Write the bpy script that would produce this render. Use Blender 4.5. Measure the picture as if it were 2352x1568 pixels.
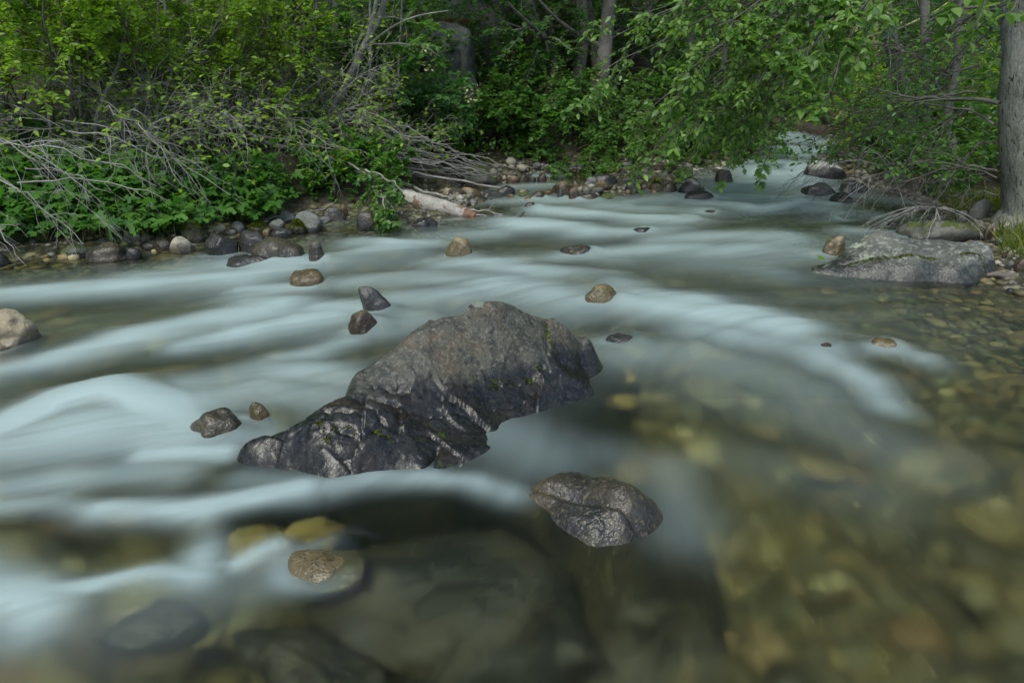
import bpy, bmesh, math
import numpy as np
from mathutils import Vector, Matrix

for o in list(bpy.data.objects):
    bpy.data.objects.remove(o)
sc = bpy.context.scene
col = sc.collection

# ------------------------------------------------------------------ camera
CAM_H, PITCH, FPX, CX, CY = 1.2, math.radians(21.5), 1568.0, 1176.0, 784.0
cam = bpy.data.cameras.new('camera')
cam.lens = 24.0
cam.sensor_width = 36.0
cam.clip_start = 0.05
cam.clip_end = 400
cam.dof.use_dof = True
cam.dof.focus_distance = 3.6
cam.dof.aperture_fstop = 5.6
co = bpy.data.objects.new('camera', cam)
co.location = (0, 0, CAM_H)
co.rotation_euler = (math.pi / 2 - PITCH, 0, 0)
col.objects.link(co)
sc.camera = co

# ------------------------------------------------------------------ light
SUN_EL, SUN_AZ = math.radians(58), math.radians(205)     # azimuth clockwise from +Y: behind the camera, a little to the left
w = bpy.data.worlds.new('World')
sc.world = w
w.use_nodes = True
wn = w.node_tree
sky = wn.nodes.new('ShaderNodeTexSky')
sky.sky_type = 'NISHITA'
sky.sun_disc = False
sky.sun_elevation = SUN_EL
sky.sun_rotation = SUN_AZ
sky.air_density = 1.0
sky.dust_density = 2.5
bg = wn.nodes['Background']
bg.inputs['Strength'].default_value = 0.115
wn.links.new(sky.outputs[0], bg.inputs[0])
sun = bpy.data.lights.new('sun', 'SUN')
sun.energy = 1.3
sun.angle = math.radians(25)
sun.color = (0.95, 1.0, 0.88)
so = bpy.data.objects.new('sun', sun)
sdir = Vector((math.sin(SUN_AZ) * math.cos(SUN_EL), math.cos(SUN_AZ) * math.cos(SUN_EL), math.sin(SUN_EL)))
so.rotation_euler = sdir.to_track_quat('Z', 'Y').to_euler()
so.location = (0, -3, 12)
col.objects.link(so)
sc.view_settings.view_transform = 'Standard'
sc.view_settings.look = 'None'
sc.view_settings.exposure = 0.92
sc.view_settings.gamma = 1.0
sc.view_settings.use_curve_mapping = False
sc.cycles.use_denoising = True
sc.cycles.max_bounces = 8
sc.cycles.diffuse_bounces = 3
sc.cycles.glossy_bounces = 3
sc.cycles.transmission_bounces = 5
sc.cycles.transparent_max_bounces = 8
sc.cycles.sample_clamp_indirect = 4.0

# ------------------------------------------------------------------ noise
def _h(ix, iy, iz, s):
    n = (ix.astype(np.int64) * 374761393 + iy.astype(np.int64) * 668265263 + iz.astype(np.int64) * 2147483647 + s * 1274126177) & 0xffffffff
    n = ((n ^ (n >> 13)) * 1274126177) & 0xffffffff
    n = ((n ^ (n >> 16)) * 2246822519) & 0xffffffff
    return ((n ^ (n >> 15)) & 0xffffff) / float(0xffffff)

def vnoise(p, s=0):
    p = np.asarray(p, float)
    i = np.floor(p).astype(np.int64)
    f = p - i
    f = f * f * (3 - 2 * f)
    r = 0
    for dx in (0, 1):
        wx = f[..., 0] if dx else 1 - f[..., 0]
        for dy in (0, 1):
            wy = f[..., 1] if dy else 1 - f[..., 1]
            for dz in (0, 1):
                wz = f[..., 2] if dz else 1 - f[..., 2]
                r = r + wx * wy * wz * _h(i[..., 0] + dx, i[..., 1] + dy, i[..., 2] + dz, s)
    return r * 2 - 1

def fbm(p, s=0, o=4, g=0.5):
    p = np.asarray(p, float)
    r, a = 0, 1.0
    for k in range(o):
        r = r + a * vnoise(p * (2.03 ** k) + 17.3 * k, s + k)
        a *= g
    return r

def sstep(a, b, x):
    t = np.clip((x - a) / (b - a), 0, 1)
    return t * t * (3 - 2 * t)

def V3(x, y, z):
    x, y, z = np.broadcast_arrays(np.asarray(x, float), np.asarray(y, float), np.asarray(z, float))
    return np.stack([x, y, z], -1)

def nrm(v):
    return v / np.maximum(np.linalg.norm(v, axis=-1, keepdims=True), 1e-9)

# ------------------------------------------------------------------ the lie of the land
def W(y):                      # still-water level: flat by the camera, climbing upstream
    y = np.asarray(y, float)
    z = 0.05 * np.clip(y - 8.0, 0, 8)
    for k in range(8):
        z = z + .08 * sstep(8.35 + k * .85, 8.6 + k * .85, y)
    return z

SP, CP = math.sin(PITCH), math.cos(PITCH)
def ray(px, py):               # direction through a point of the photograph (2352 x 1568 units), horizontal y component = 1
    u, v = (px - CX) / FPX, (CY - py) / FPX
    d = np.array([u, CP + v * SP, -SP + v * CP])
    return d / d[1]
def at(px, py, D):             # the point at forward distance D
    d = ray(px, py)
    return np.array([d[0] * D, D, CAM_H + d[2] * D])
def on_z(px, py, z=0.0):
    d = ray(px, py)
    t = (z - CAM_H) / d[2]
    return np.array([d[0] * t, t, z])
def on_water(px, py):
    d = ray(px, py)
    t = np.linspace(0.5, 25, 5000)
    k = np.argmax(CAM_H + d[2] * t < W(t))
    return np.array([d[0] * t[k], t[k], W(t[k])])

shore_far = [(-500, 640), (-200, 620), (0, 603), (130, 592), (205, 590), (300, 583), (390, 575), (470, 562), (560, 540), (650, 528),
             (740, 520), (820, 518), (940, 522), (1020, 512), (1070, 490), (1040, 455), (1030, 432), (1140, 404), (1200, 398),
             (1300, 388), (1420, 381), (1520, 386), (1600, 392), (1690, 390), (1745, 365), (1800, 335), (1830, 318)]
shore_right = [(1895, 322), (1880, 350), (1900, 385), (1975, 410), (2010, 432), (2100, 455), (2150, 490), (2190, 508), (2240, 560),
               (2262, 640), (2310, 668), (2400, 690), (2600, 745)]
poly = [on_water(*p)[:2] for p in shore_far]
up = [poly[-1] + np.array([1.2, 1.2]), poly[-1] + np.array([5.0, 2.6]), poly[-1] + np.array([5.4, 1.6])]
rr = [on_water(*p)[:2] for p in shore_right]
poly = poly + up + [rr[0] + np.array([.8, .5])] + rr + [np.array([4.6, 2.0]), np.array([4.9, -3]), np.array([-9, -3]), np.array([-9, 3.6])]
POLY = np.array(poly)

def sdist(x, y):               # signed distance to the water's edge, positive on land
    p = np.stack([x, y], -1)
    d2 = np.full(x.shape, 1e9)
    ins = np.zeros(x.shape, bool)
    n = len(POLY)
    for i in range(n):
        a, b = POLY[i], POLY[(i + 1) % n]
        ab = b - a
        t = np.clip(((p - a) @ ab) / max(ab @ ab, 1e-12), 0, 1)
        q = p - (a + t[..., None] * ab)
        d2 = np.minimum(d2, (q * q).sum(-1))
        c = (a[1] > y) != (b[1] > y)
        with np.errstate(divide='ignore', invalid='ignore'):
            xi = (b[0] - a[0]) * (y - a[1]) / (b[1] - a[1] + 1e-12) + a[0]
        ins ^= c & (x < xi)
    d = np.sqrt(d2)
    return np.where(ins, -d, d)

BARS = [(1185, 448, .3, .08), (1250, 445, .3, .12), (1330, 446, .32, .19), (1400, 444, .32, .2), (1480, 438, .32, .2), (1560, 430, .3, .19), (1430, 415, .35, .14),
        (1070, 470, .25, .12), (1110, 450, .25, .12), (1500, 415, .35, .12), (1095, 425, .3, .1), (1180, 408, .25, .1), (1920, 400, .35, .12), (1980, 385, .4, .12)]
BARS = [(*on_water(a, b)[:2], r, h) for a, b, r, h in BARS]
def T(x, y):                   # bed and banks
    x, y = np.broadcast_arrays(np.asarray(x, float), np.asarray(y, float))
    s = sdist(x, y)
    wob = fbm(V3(x * .9, y * .9, 0), 5, 3)
    fine = fbm(V3(x * 5, y * 5, 0), 9, 3)
    deep = 0.30 - 0.14 * sstep(1.0, 2.6, x) * sstep(6.0, 3.0, y) + .05 * wob
    inside = -(0.035 * sstep(0, .12, -s) + deep * (1 - np.exp(-np.clip(-s, 0, 9) / 0.75)))
    left = sstep(1.2, -0.6, x - 0.16 * (y - 8) * 0)
    leftish = np.clip(sstep(3.2, 1.0, x) + sstep(9, 12, y) * 0.6, 0, 1)
    slope = 0.10 + 0.30 * leftish
    step = 0.12 + 0.22 * leftish
    outside = .05 * sstep(0, .25, s) + step * sstep(.25, 1.1, s) + (.16 * leftish + .05) * np.clip(s - .8, 0, 40) + slope * np.clip(s - 2.6, 0, 40)
    outside = outside + (.09 * wob) * sstep(.3, 2, s)
    z = np.where(s < 0, inside, outside) + .012 * fine
    for bx, by, r, h in BARS:
        z = z + h * np.exp(-((x - bx) ** 2 + ((y - by) * .8) ** 2) / (r * r)) * (s < 0.4)
    return z + W(y)
def ground(x, y):
    return float(T(np.array([x]), np.array([y]))[0])
_t = np.linspace(0.7, 24, 2600)
def hit(px, py, lift=0.0):     # first ground or water along the line of sight
    d = ray(px, py)
    g = np.maximum(T(d[0] * _t, _t), W(_t)) + lift
    b = CAM_H + d[2] * _t < g
    k = np.argmax(b) if b.any() else len(_t) - 1
    return np.array([d[0] * _t[k], _t[k], g[k]])
def foot(px, D):               # ground point at distance D under photograph column px
    z = 0.3
    for _ in range(4):
        dc = D * CP + (CAM_H - z) * SP
        x = (px - CX) / FPX * dc
        z = ground(x, D)
    return np.array([x, D, z])

# ------------------------------------------------------------------ mesh and object helpers
class MB:
    def __init__(s):
        s.v, s.f, s.m, s.a, s.n = [], [], [], [], 0
    def add(s, v, f, mat=0, var=0.5):
        v = np.asarray(v, np.float32).reshape(-1, 3)
        f = np.asarray(f, np.int32)
        if len(v) == 0 or len(f) == 0:
            return s
        s.v.append(v)
        s.f.append(f + s.n)
        s.m.append(np.full(len(f), mat, np.int32))
        s.a.append(np.broadcast_to(np.asarray(var, np.float32), (len(v),)))
        s.n += len(v)
        return s
    def mesh(s, name, mats, smooth=True):
        me = bpy.data.meshes.new(name)
        v = np.concatenate(s.v)
        me.vertices.add(len(v))
        me.vertices.foreach_set('co', v.ravel())
        tot = np.concatenate([np.full(len(f), f.shape[1], np.int32) for f in s.f])
        idx = np.concatenate([f.ravel() for f in s.f])
        me.loops.add(len(idx))
        me.loops.foreach_set('vertex_index', idx)
        me.polygons.add(len(tot))
        me.polygons.foreach_set('loop_start', np.concatenate([[0], np.cumsum(tot)[:-1]]).astype(np.int32))
        me.polygons.foreach_set('loop_total', tot)
        me.polygons.foreach_set('material_index', np.concatenate(s.m))
        me.polygons.foreach_set('use_smooth', np.full(len(tot), smooth))
        for m in mats if isinstance(mats, (list, tuple)) else [mats]:
            me.materials.append(m)
        a = me.attributes.new('var', 'FLOAT', 'POINT')
        a.data.foreach_set('value', np.concatenate(s.a))
        me.update(calc_edges=True)
        return me
    def build(s, name, mats, parent=None, smooth=True, kind=None):
        return link(name, s.mesh(name, mats, smooth), parent, kind)

def link(name, me, parent=None, kind=None):
    o = bpy.data.objects.new(name, me)
    col.objects.link(o)
    if parent is not None:
        o.parent = parent
    if kind:
        o['kind'] = kind
    return o
def tag(o, label, cat, group=None):
    o['label'] = label
    o['category'] = cat
    if group:
        o['group'] = group
    return o
def thing(name, label, cat, loc=(0, 0, 0), group=None):
    o = bpy.data.objects.new(name, None)
    o.empty_display_size = .1
    o.location = loc
    col.objects.link(o)
    return tag(o, label, cat, group)

# ------------------------------------------------------------------ materials
class NT:
    def __init__(s, name):
        s.mat = bpy.data.materials.new(name)
        s.mat.use_nodes = True
        s.t = s.mat.node_tree
        s.t.nodes.clear()
        s.out = s.t.nodes.new('ShaderNodeOutputMaterial')
    def n(s, kind, props=None, **inp):
        nd = s.t.nodes.new('ShaderNode' + kind)
        for k, v in (props or {}).items():
            setattr(nd, k, v)
        for k, v in inp.items():
            s.put(nd, k, v)
        return nd
    def put(s, nd, k, v):
        sock = nd.inputs[int(k[1:])] if k[0] == '_' else nd.inputs[k.replace('__', ' ')]
        if hasattr(v, 'outputs'):
            v = v.outputs[0]
        if hasattr(v, 'is_output'):
            s.t.links.new(v, sock)
        else:
            if isinstance(v, (tuple, list)) and len(v) == 3 and sock.type == 'RGBA':
                v = (*v, 1)
            elif sock.type == 'RGBA' and isinstance(v, float):
                v = (v, v, v, 1)
            sock.default_value = v
    def noise(s, vec, scale, detail=4, rough=.55, dist=0):
        return s.n('TexNoise', None, Vector=vec, Scale=scale, Detail=float(detail), Roughness=rough, Distortion=float(dist))
    def ramp(s, fac, stops, interp='LINEAR'):
        r = s.n('ValToRGB', None, _0=fac)
        r.color_ramp.interpolation = interp
        e = r.color_ramp.elements
        while len(e) < len(stops):
            e.new(.5)
        for el, (p, c) in zip(e, stops):
            el.position = p
            el.color = (*c, 1) if isinstance(c, (tuple, list)) else (c, c, c, 1)
        return r
    def mix(s, f, a, b, blend='MIX'):
        return s.n('MixRGB', {'blend_type': blend}, _0=f, _1=a, _2=b)
    def math(s, op, a, b=0.0, c=0.0):
        return s.n('Math', {'operation': op}, _0=a, _1=b, _2=c)
    def rng(s, v, a, b, c=0.0, d=1.0):
        return s.n('MapRange', {'interpolation_type': 'SMOOTHSTEP'}, _0=v, _1=a, _2=b, _3=c, _4=d)
    def coords(s, scale=(1, 1, 1), own=True):
        tc = s.n('TexCoord').outputs['Object']
        if not own:
            return tc
        oi = s.n('ObjectInfo').outputs['Random']
        off = s.math('MULTIPLY', oi, 37.0)
        cmb = s.n('CombineXYZ', None, _0=off, _1=s.math('MULTIPLY', oi, 91.0), _2=off)
        a = s.n('VectorMath', {'operation': 'ADD'}, _0=tc, _1=cmb)
        return s.n('VectorMath', {'operation': 'MULTIPLY'}, _0=a, _1=scale)
    def bump(s, h, strength, dist, normal=None):
        b = s.n('Bump', None, Height=h, Strength=strength, Distance=dist)
        if normal is not None:
            s.put(b, 'Normal', normal)
        return b
    def end(s, sh):
        s.t.links.new(sh.outputs[0], s.out.inputs[0])
        return s.mat

def stone_mat(name, ca, cb, cs=(.02, .02, .02), speck=.5, moss=0.0, lichen=0.0, wet=0.05, fine=60., rough=.75, cap=None, wetdark=.34, bands=0.0):
    t = NT(name)
    vec = t.coords()
    big = t.noise(vec, 5.0, 5, .6)
    c = t.mix(t.rng(big.outputs[0], .35, .65), ca, cb)
    mid = t.noise(vec, 22., 4, .65)
    c = t.mix(t.rng(mid.outputs[0], .5, .72, 0, .55), c, tuple(x * .45 for x in ca))
    sp = t.noise(vec, fine, 3, .7)
    c = t.mix(t.math('MULTIPLY', t.rng(sp.outputs[0], .56, .68), speck), c, cs)
    sp2 = t.noise(vec, fine * 1.7, 2, .6)
    c = t.mix(t.math('MULTIPLY', t.rng(sp2.outputs[0], .58, .7), speck * .7), c, tuple(min(.6, x * 1.7 + .03) for x in cb))
    geo = t.n('NewGeometry')
    pos = t.n('SeparateXYZ', None, _0=geo.outputs['Position'])
    nz = t.n('SeparateXYZ', None, _0=geo.outputs['Normal']).outputs[2]
    hgt = t.math('MULTIPLY_ADD', mid.outputs[0], .6, t.math('MULTIPLY', sp.outputs[0], .4))
    if bands:
        wv = t.n('TexWave', {'wave_type': 'BANDS', 'bands_direction': 'Z'}, Vector=vec, Scale=bands, Distortion=6.0, Detail=3.0)
        hgt = t.math('MULTIPLY_ADD', wv.outputs[1], .7, hgt)
        c = t.mix(t.math('MULTIPLY', wv.outputs[1], .3), c, tuple(x * .5 for x in cb))
    if cap:
        f = t.math('MULTIPLY', t.rng(nz, .45, .8), t.rng(big.outputs[0], .38, .55))
        c = t.mix(f, c, cap)
    rg = rough
    if lichen:
        vo = t.n('TexVoronoi', {'feature': 'SMOOTH_F1'}, Vector=t.mix(.12, vec, t.noise(vec, 14., 3).outputs[1]), Scale=15.0)
        big2 = t.noise(vec, 2.3, 2)
        f = t.math('MULTIPLY', t.rng(vo.outputs[0], .34, .27), t.rng(big2.outputs[0], .44, .54))
        f = t.math('MULTIPLY', f, t.rng(nz, .1, .5, 0, lichen))
        c = t.mix(f, c, t.mix(sp.outputs[0], (.18, .22, .16), (.31, .35, .26)))
        f2 = t.math('MULTIPLY', t.rng(t.noise(vec, 30., 5, .7).outputs[0], .52, .6), t.rng(nz, .15, .6, 0, lichen * .8))
        c = t.mix(f2, c, (.22, .235, .20))
    if wet is not None:
        lev = t.n('MapRange', None, _0=pos.outputs[1], _1=8.0, _2=16.0, _3=0.0, _4=1.04)
        z = t.math('SUBTRACT', pos.outputs[2], lev)
        zz = t.math('MULTIPLY_ADD', big.outputs[0], -.10, z)
        f = t.rng(zz, wet - .02, wet - .075)
        c = t.mix(f, c, t.mix(1.0, c, (wetdark, wetdark, wetdark * 1.02), 'MULTIPLY'))
        rg = t.n('MapRange', None, _0=f, _1=0., _2=1., _3=rough, _4=.17)
    if moss:
        f = t.math('MULTIPLY', t.rng(nz, .15, .65), t.rng(t.noise(vec, 6.5, 5, .65).outputs[0], .62 - .3 * moss, .70 - .3 * moss))
        mc = t.mix(sp.outputs[0], (.018, .035, .004), (.10, .13, .012))
        c = t.mix(f, c, mc)
        hgt = t.math('MULTIPLY_ADD', f, .8, hgt)
        rg = t.mix(f, rg, .95)
    b = t.bump(hgt, .75, .02)
    bs = t.n('BsdfPrincipled', None, Base__Color=c, Roughness=rg, Normal=b)
    return t.end(bs)

M = {}
M['tan'] = stone_mat('tan_granite', (.17, .128, .052), (.31, .25, .125), (.04, .036, .026), .75, wet=.12, rough=.5)
M['pale'] = stone_mat('pale_granite', (.24, .22, .16), (.38, .355, .28), (.09, .06, .03), .5, bands=0)
M['white'] = stone_mat('white_stone', (.24, .20, .13), (.38, .335, .235), (.20, .11, .03), .6, bands=5.0)
M['brown'] = stone_mat('brown_stone', (.085, .064, .038), (.17, .135, .08), (.03, .025, .02), .7, wet=.11)
M['grey'] = stone_mat('grey_stone', (.075, .082, .076), (.15, .155, .14), (.03, .03, .03), .7)
M['dark'] = stone_mat('dark_wet_stone', (.030, .032, .032), (.065, .066, .062), (.16, .13, .07), .4, wet=.25, rough=.5, wetdark=.55)
M['darktan'] = stone_mat('dark_stone_tan_flank', (.028, .029, .027), (.082, .070, .042), (.20, .165, .09), .65, wet=.13, rough=.4, wetdark=.7)
M['red'] = stone_mat('reddish_stone', (.17, .105, .07), (.26, .19, .13), (.06, .04, .03), .4)
M['mossy'] = stone_mat('mossy_stone', (.07, .07, .05), (.14, .13, .09), (.03, .03, .02), .5, moss=.75)
M['halfmoss'] = stone_mat('partly_mossy_stone', (.075, .078, .066), (.14, .14, .112), (.03, .03, .03), .6, moss=.55)
M['fullmoss'] = stone_mat('moss_cushion_stone', (.05, .05, .03), (.10, .09, .05), (.03, .03, .02), .4, moss=1.0)
M['lichen'] = stone_mat('lichen_granite', (.056, .060, .050), (.104, .107, .090), (.035, .035, .035), .7, lichen=1.0, wet=.10, bands=0)
M['cap'] = stone_mat('white_capped_dark_stone', (.03, .032, .034), (.06, .06, .06), (.10, .09, .07), .3, wet=.09, cap=(.42, .42, .38), rough=.45)
M['gravel'] = stone_mat('gravel_stone', (.20, .18, .13), (.33, .30, .23), (.05, .05, .045), .3, wet=.02)
M['bedstone'] = stone_mat('bed_cobble', (.10, .09, .045), (.24, .215, .11), (.05, .045, .02), .5, wet=None)
M['beddark'] = stone_mat('bed_dark_stone', (.016, .018, .018), (.052, .045, .030), (.13, .11, .06), .45, wet=None, rough=.5)
M['bedgold'] = stone_mat('bed_golden_stone', (.15, .10, .03), (.30, .225, .08), (.05, .04, .02), .6, wet=None)

def big_rock_mat():
    t = NT('hero_schist')
    vec = t.coords(own=False)
    big = t.noise(vec, 3.2, 5, .6)
    mid = t.noise(vec, 13., 6, .7, 1.0)
    fine = t.noise(vec, 70., 4, .7)
    geo = t.n('NewGeometry')
    pos = t.n('SeparateXYZ', None, _0=geo.outputs['Position'])
    nz = t.n('SeparateXYZ', None, _0=geo.outputs['Normal']).outputs[2]
    c = t.mix(t.rng(mid.outputs[0], .35, .68), (.026, .030, .025), (.080, .080, .062))
    c = t.mix(t.rng(t.noise(vec, 7., 5, .65).outputs[0], .5, .66, 0, .5), c, (.105, .075, .045))
    c = t.mix(t.rng(fine.outputs[0], .5, .68, 0, .6), c, (.19, .185, .16))
    c = t.mix(t.rng(t.noise(vec, 34., 3, .6).outputs[0], .60, .68, 0, .85), c, (.02, .02, .022))
    vo = t.n('TexVoronoi', {'feature': 'F1'}, Vector=t.mix(.06, vec, t.noise(vec, 20., 3).outputs[1]), Scale=7.0)
    lf = t.math('MULTIPLY', t.rng(vo.outputs[0], .27, .22), t.rng(pos.outputs[2], .25, .31))
    c = t.mix(t.math('MULTIPLY', lf, .75), c, (.15, .19, .155))
    # streaming-wet skirt
    zz = t.math('MULTIPLY_ADD', big.outputs[0], -.20, pos.outputs[2])
    zz = t.math('MULTIPLY_ADD', t.math('SUBTRACT', pos.outputs[0], -.2), .05, zz)
    wet = t.rng(zz, .10, .01)
    c = t.mix(wet, c, t.mix(1., c, (.24, .25, .28), 'MULTIPLY'))
    mo = t.math('MULTIPLY', t.rng(t.noise(vec, 9., 5, .7).outputs[0], .60, .68), t.rng(pos.outputs[2], .16, .05))
    c = t.mix(t.math('MULTIPLY', mo, .8), c, (.035, .05, .006))
    rg = t.n('MapRange', None, _0=wet, _1=0., _2=1., _3=.6, _4=.15)
    rg2 = t.math('MULTIPLY_ADD', mid.outputs[0], .16, t.math('SUBTRACT', rg, .02))
    st = t.n('TexVoronoi', {'feature': 'DISTANCE_TO_EDGE'}, Vector=t.n('VectorMath', {'operation': 'MULTIPLY'}, _0=t.mix(.25, vec, t.noise(vec, 5., 4).outputs[1]), _1=(1, 1.6, 4)), Scale=5.5)
    cr = t.rng(st.outputs[0], 0, .05)
    h = t.math('MULTIPLY_ADD', cr, .12, t.math('MULTIPLY_ADD', mid.outputs[0], 1.0, t.math('MULTIPLY', fine.outputs[0], .28)))
    b = t.bump(h, t.math('MULTIPLY_ADD', wet, -.5, .85), .012)
    return t.end(t.n('BsdfPrincipled', None, Base__Color=c, Roughness=rg2, Normal=b, Specular__IOR__Level=.4))
M['hero'] = big_rock_mat()

def bed_mat():
    t = NT('pebble_bed')
    vec = t.n('TexCoord').outputs['Object']
    geo = t.n('NewGeometry')
    pos = t.n('SeparateXYZ', None, _0=geo.outputs['Position'])
    wv = t.mix(.06, vec, t.noise(vec, 6., 3).outputs[1])
    v1 = t.n('TexVoronoi', {'feature': 'F1'}, Vector=wv, Scale=16.)
    v2 = t.n('TexVoronoi', {'feature': 'F1'}, Vector=wv, Scale=38.)
    pc = t.ramp(t.n('SeparateColor', None, _0=v1.outputs[1]).outputs[0], [(0, (.05, .045, .02)), (.3, (.16, .125, .05)), (.55, (.26, .21, .09)), (.8, (.14, .15, .09)), (1, (.38, .34, .17))])
    pc2 = t.ramp(t.n('SeparateColor', None, _0=v2.outputs[1]).outputs[0], [(0, (.04, .04, .03)), (.5, (.20, .17, .08)), (1, (.36, .33, .24))])
    c = t.mix(t.rng(t.noise(vec, 1.7, 3).outputs[0], .42, .58), pc, pc2)
    c = t.mix(t.rng(v1.outputs[0], .34, .60, 0, .8), c, (.03, .028, .014))
    c = t.mix(1., c, (.62, .66, .62), 'MULTIPLY')
    soil = t.mix(t.noise(vec, 9., 6, .7).outputs[0], (.007, .0065, .004), (.036, .029, .016))
    lit = t.noise(vec, 60., 4, .8)
    soil = t.mix(t.rng(lit.outputs[0], .55, .7), soil, (.075, .054, .028))
    soil = t.mix(t.rng(t.noise(vec, 3.1, 5, .7).outputs[0], .5, .62), soil, (.022, .034, .008))
    lev = t.n('MapRange', None, _0=pos.outputs[1], _1=8.0, _2=16.0, _3=0.0, _4=1.04)
    z = t.math('SUBTRACT', pos.outputs[2], lev)
    f = t.rng(t.math('MULTIPLY_ADD', t.noise(vec, 4., 4).outputs[0], -.12, z), .0, .09)
    c = t.mix(f, c, soil)
    h = t.math('SUBTRACT', 1.0, t.math('POWER', v1.outputs[0], 2.))
    h = t.math('MULTIPLY_ADD', lit.outputs[0], t.math('MULTIPLY', f, .5), h)
    return t.end(t.n('BsdfPrincipled', None, Base__Color=c, Roughness=.8, Normal=t.bump(h, .8, .03)))
M['bed'] = bed_mat()

def water_mat():
    t = NT('stream_water')
    foam = t.n('Attribute', {'attribute_name': 'foam'}).outputs['Fac']
    blur = t.n('Attribute', {'attribute_name': 'blur'}).outputs['Fac']
    fine = t.n('Attribute', {'attribute_name': 'fine'}).outputs['Fac']
    flow = t.n('Attribute', {'attribute_name': 'flow'}).outputs['Vector']
    st = t.noise(t.n('VectorMath', {'operation': 'MULTIPLY'}, _0=flow, _1=(.8, 7.0, 1)), 1.0, 5, .6)
    st2 = t.noise(t.n('VectorMath', {'operation': 'MULTIPLY'}, _0=flow, _1=(1.1, 42.0, 1)), 1.0, 4, .6)
    k = t.math('MULTIPLY_ADD', t.mix(t.math('MULTIPLY_ADD', fine, .85, .15), .5, st.outputs[0]), .85, t.math('MULTIPLY_ADD', t.math('MULTIPLY', st2.outputs[0], fine), .42, .30))
    f = t.math('MULTIPLY', foam, k)
    f = t.n('Clamp', None, _0=f, _1=0., _2=.93)
    rip = t.noise(t.n('VectorMath', {'operation': 'MULTIPLY'}, _0=flow, _1=(3.0, 16.0, 1)), 1.0, 2, .5)
    nb = t.bump(t.math('MULTIPLY', rip.outputs[0], 1.0), .12, .02)
    refr = t.n('BsdfRefraction', None, Color=(.87, .93, .77), Roughness=t.math('MULTIPLY_ADD', blur, .30, .03), IOR=1.2, Normal=nb)
    glos = t.n('BsdfGlossy', None, Color=(1, 1, 1), Roughness=t.math('MULTIPLY_ADD', blur, .16, .10), Normal=nb)
    fr = t.n('Fresnel', None, IOR=1.33, Normal=nb)
    cl = t.n('MixShader', None, _0=fr, _1=refr, _2=glos)
    df = t.n('BsdfDiffuse', None, Color=(.39, .50, .50))
    tr = t.n('BsdfTranslucent', None, Color=(.37, .48, .475))
    fo = t.n('MixShader', None, _0=.22, _1=df, _2=tr)
    fo2 = t.n('MixShader', None, _0=t.math('MULTIPLY', fr, .5), _1=fo, _2=glos)
    return t.end(t.n('MixShader', None, _0=f, _1=cl, _2=fo2))
M['water'] = water_mat()

def leaf_mat(name, dark, light, trans, rough=.42, tfac=.46, spec=.5):
    t = NT(name)
    v = t.n('Attribute', {'attribute_name': 'var'}).outputs['Fac']
    rnd = t.n('ObjectInfo').outputs['Random']
    v = t.math('FRACT', t.math('MULTIPLY_ADD', rnd, .9, v))
    c = t.ramp(v, [(0, dark), (.55, tuple((a + b) / 2 for a, b in zip(dark, light))), (1, light)])
    ct = t.mix(1.0, c, trans, 'MULTIPLY')
    p = t.n('BsdfPrincipled', None, Base__Color=c, Roughness=rough, Specular__IOR__Level=spec)
    tl = t.n('BsdfTranslucent', None, Color=ct)
    return t.end(t.n('MixShader', None, _0=tfac, _1=p, _2=tl))
TR = (1.9, 2.1, .8)
M['leaf_bright'] = leaf_mat('bright_leaf', (.10, .19, .018), (.26, .39, .042), TR, .5)
M['leaf_mid'] = leaf_mat('shrub_leaf', (.046, .118, .026), (.120, .245, .048), TR, .45)
M['leaf_alder'] = leaf_mat('alder_leaf', (.052, .122, .026), (.142, .25, .05), TR, .40, .38, .45)
M['leaf_deep'] = leaf_mat('deep_green_leaf', (.032, .095, .032), (.082, .185, .052), TR, .45)
M['leaf_palm'] = leaf_mat('lobed_leaf', (.040, .125, .02), (.10, .23, .036), TR, .42)
M['leaf_back'] = leaf_mat('far_leaf', (.028, .076, .022), (.092, .185, .036), TR, .5)
M['leaf_yellow'] = leaf_mat('yellow_leaf', (.30, .20, .01), (.42, .30, .02), (1.4, 1.3, .6), .5)
M['flower'] = leaf_mat('cream_blossom', (.24, .25, .10), (.42, .42, .22), (1.1, 1.1, .9), .8, .3, .1)
M['grass'] = leaf_mat('grass_blade', (.06, .10, .012), (.20, .22, .045), TR, .5)
M['needle'] = leaf_mat('needle_litter', (.10, .05, .025), (.22, .12, .06), (1, .8, .6), .8, .1, .1)
M['moss'] = leaf_mat('moss_tuft', (.03, .05, .004), (.12, .15, .012), (1.3, 1.4, .7), .9, .2, .1)

def bark_mat(name, ca, cb, cc, scale=(30, 30, 6), crack=.5, rough=.85, patch=None, bs=.6):
    t = NT(name)
    vec = t.n('TexCoord').outputs['Object']
    sv = t.n('VectorMath', {'operation': 'MULTIPLY'}, _0=vec, _1=scale)
    n1 = t.noise(sv, 1.0, 6, .7, .6)
    n2 = t.noise(vec, 7.0, 5, .65)
    n3 = t.noise(vec, 60., 4, .7)
    c = t.mix(t.rng(n2.outputs[0], .38, .62), ca, cb)
    c = t.mix(t.rng(n3.outputs[0], .48, .7, 0, .6), c, cc)
    c = t.mix(t.rng(n1.outputs[0], .45, .38, 0, crack), c, tuple(x * .22 for x in ca))
    if patch:
        c = t.mix(t.rng(t.noise(vec, 5.5, 4, .6).outputs[0], .60, .63), c, patch)
    h = t.math('MULTIPLY_ADD', n1.outputs[0], 1.0, t.math('MULTIPLY', n3.outputs[0], .3))
    return t.end(t.n('BsdfPrincipled', None, Base__Color=c, Roughness=rough, Normal=t.bump(h, bs, .02)))
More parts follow.
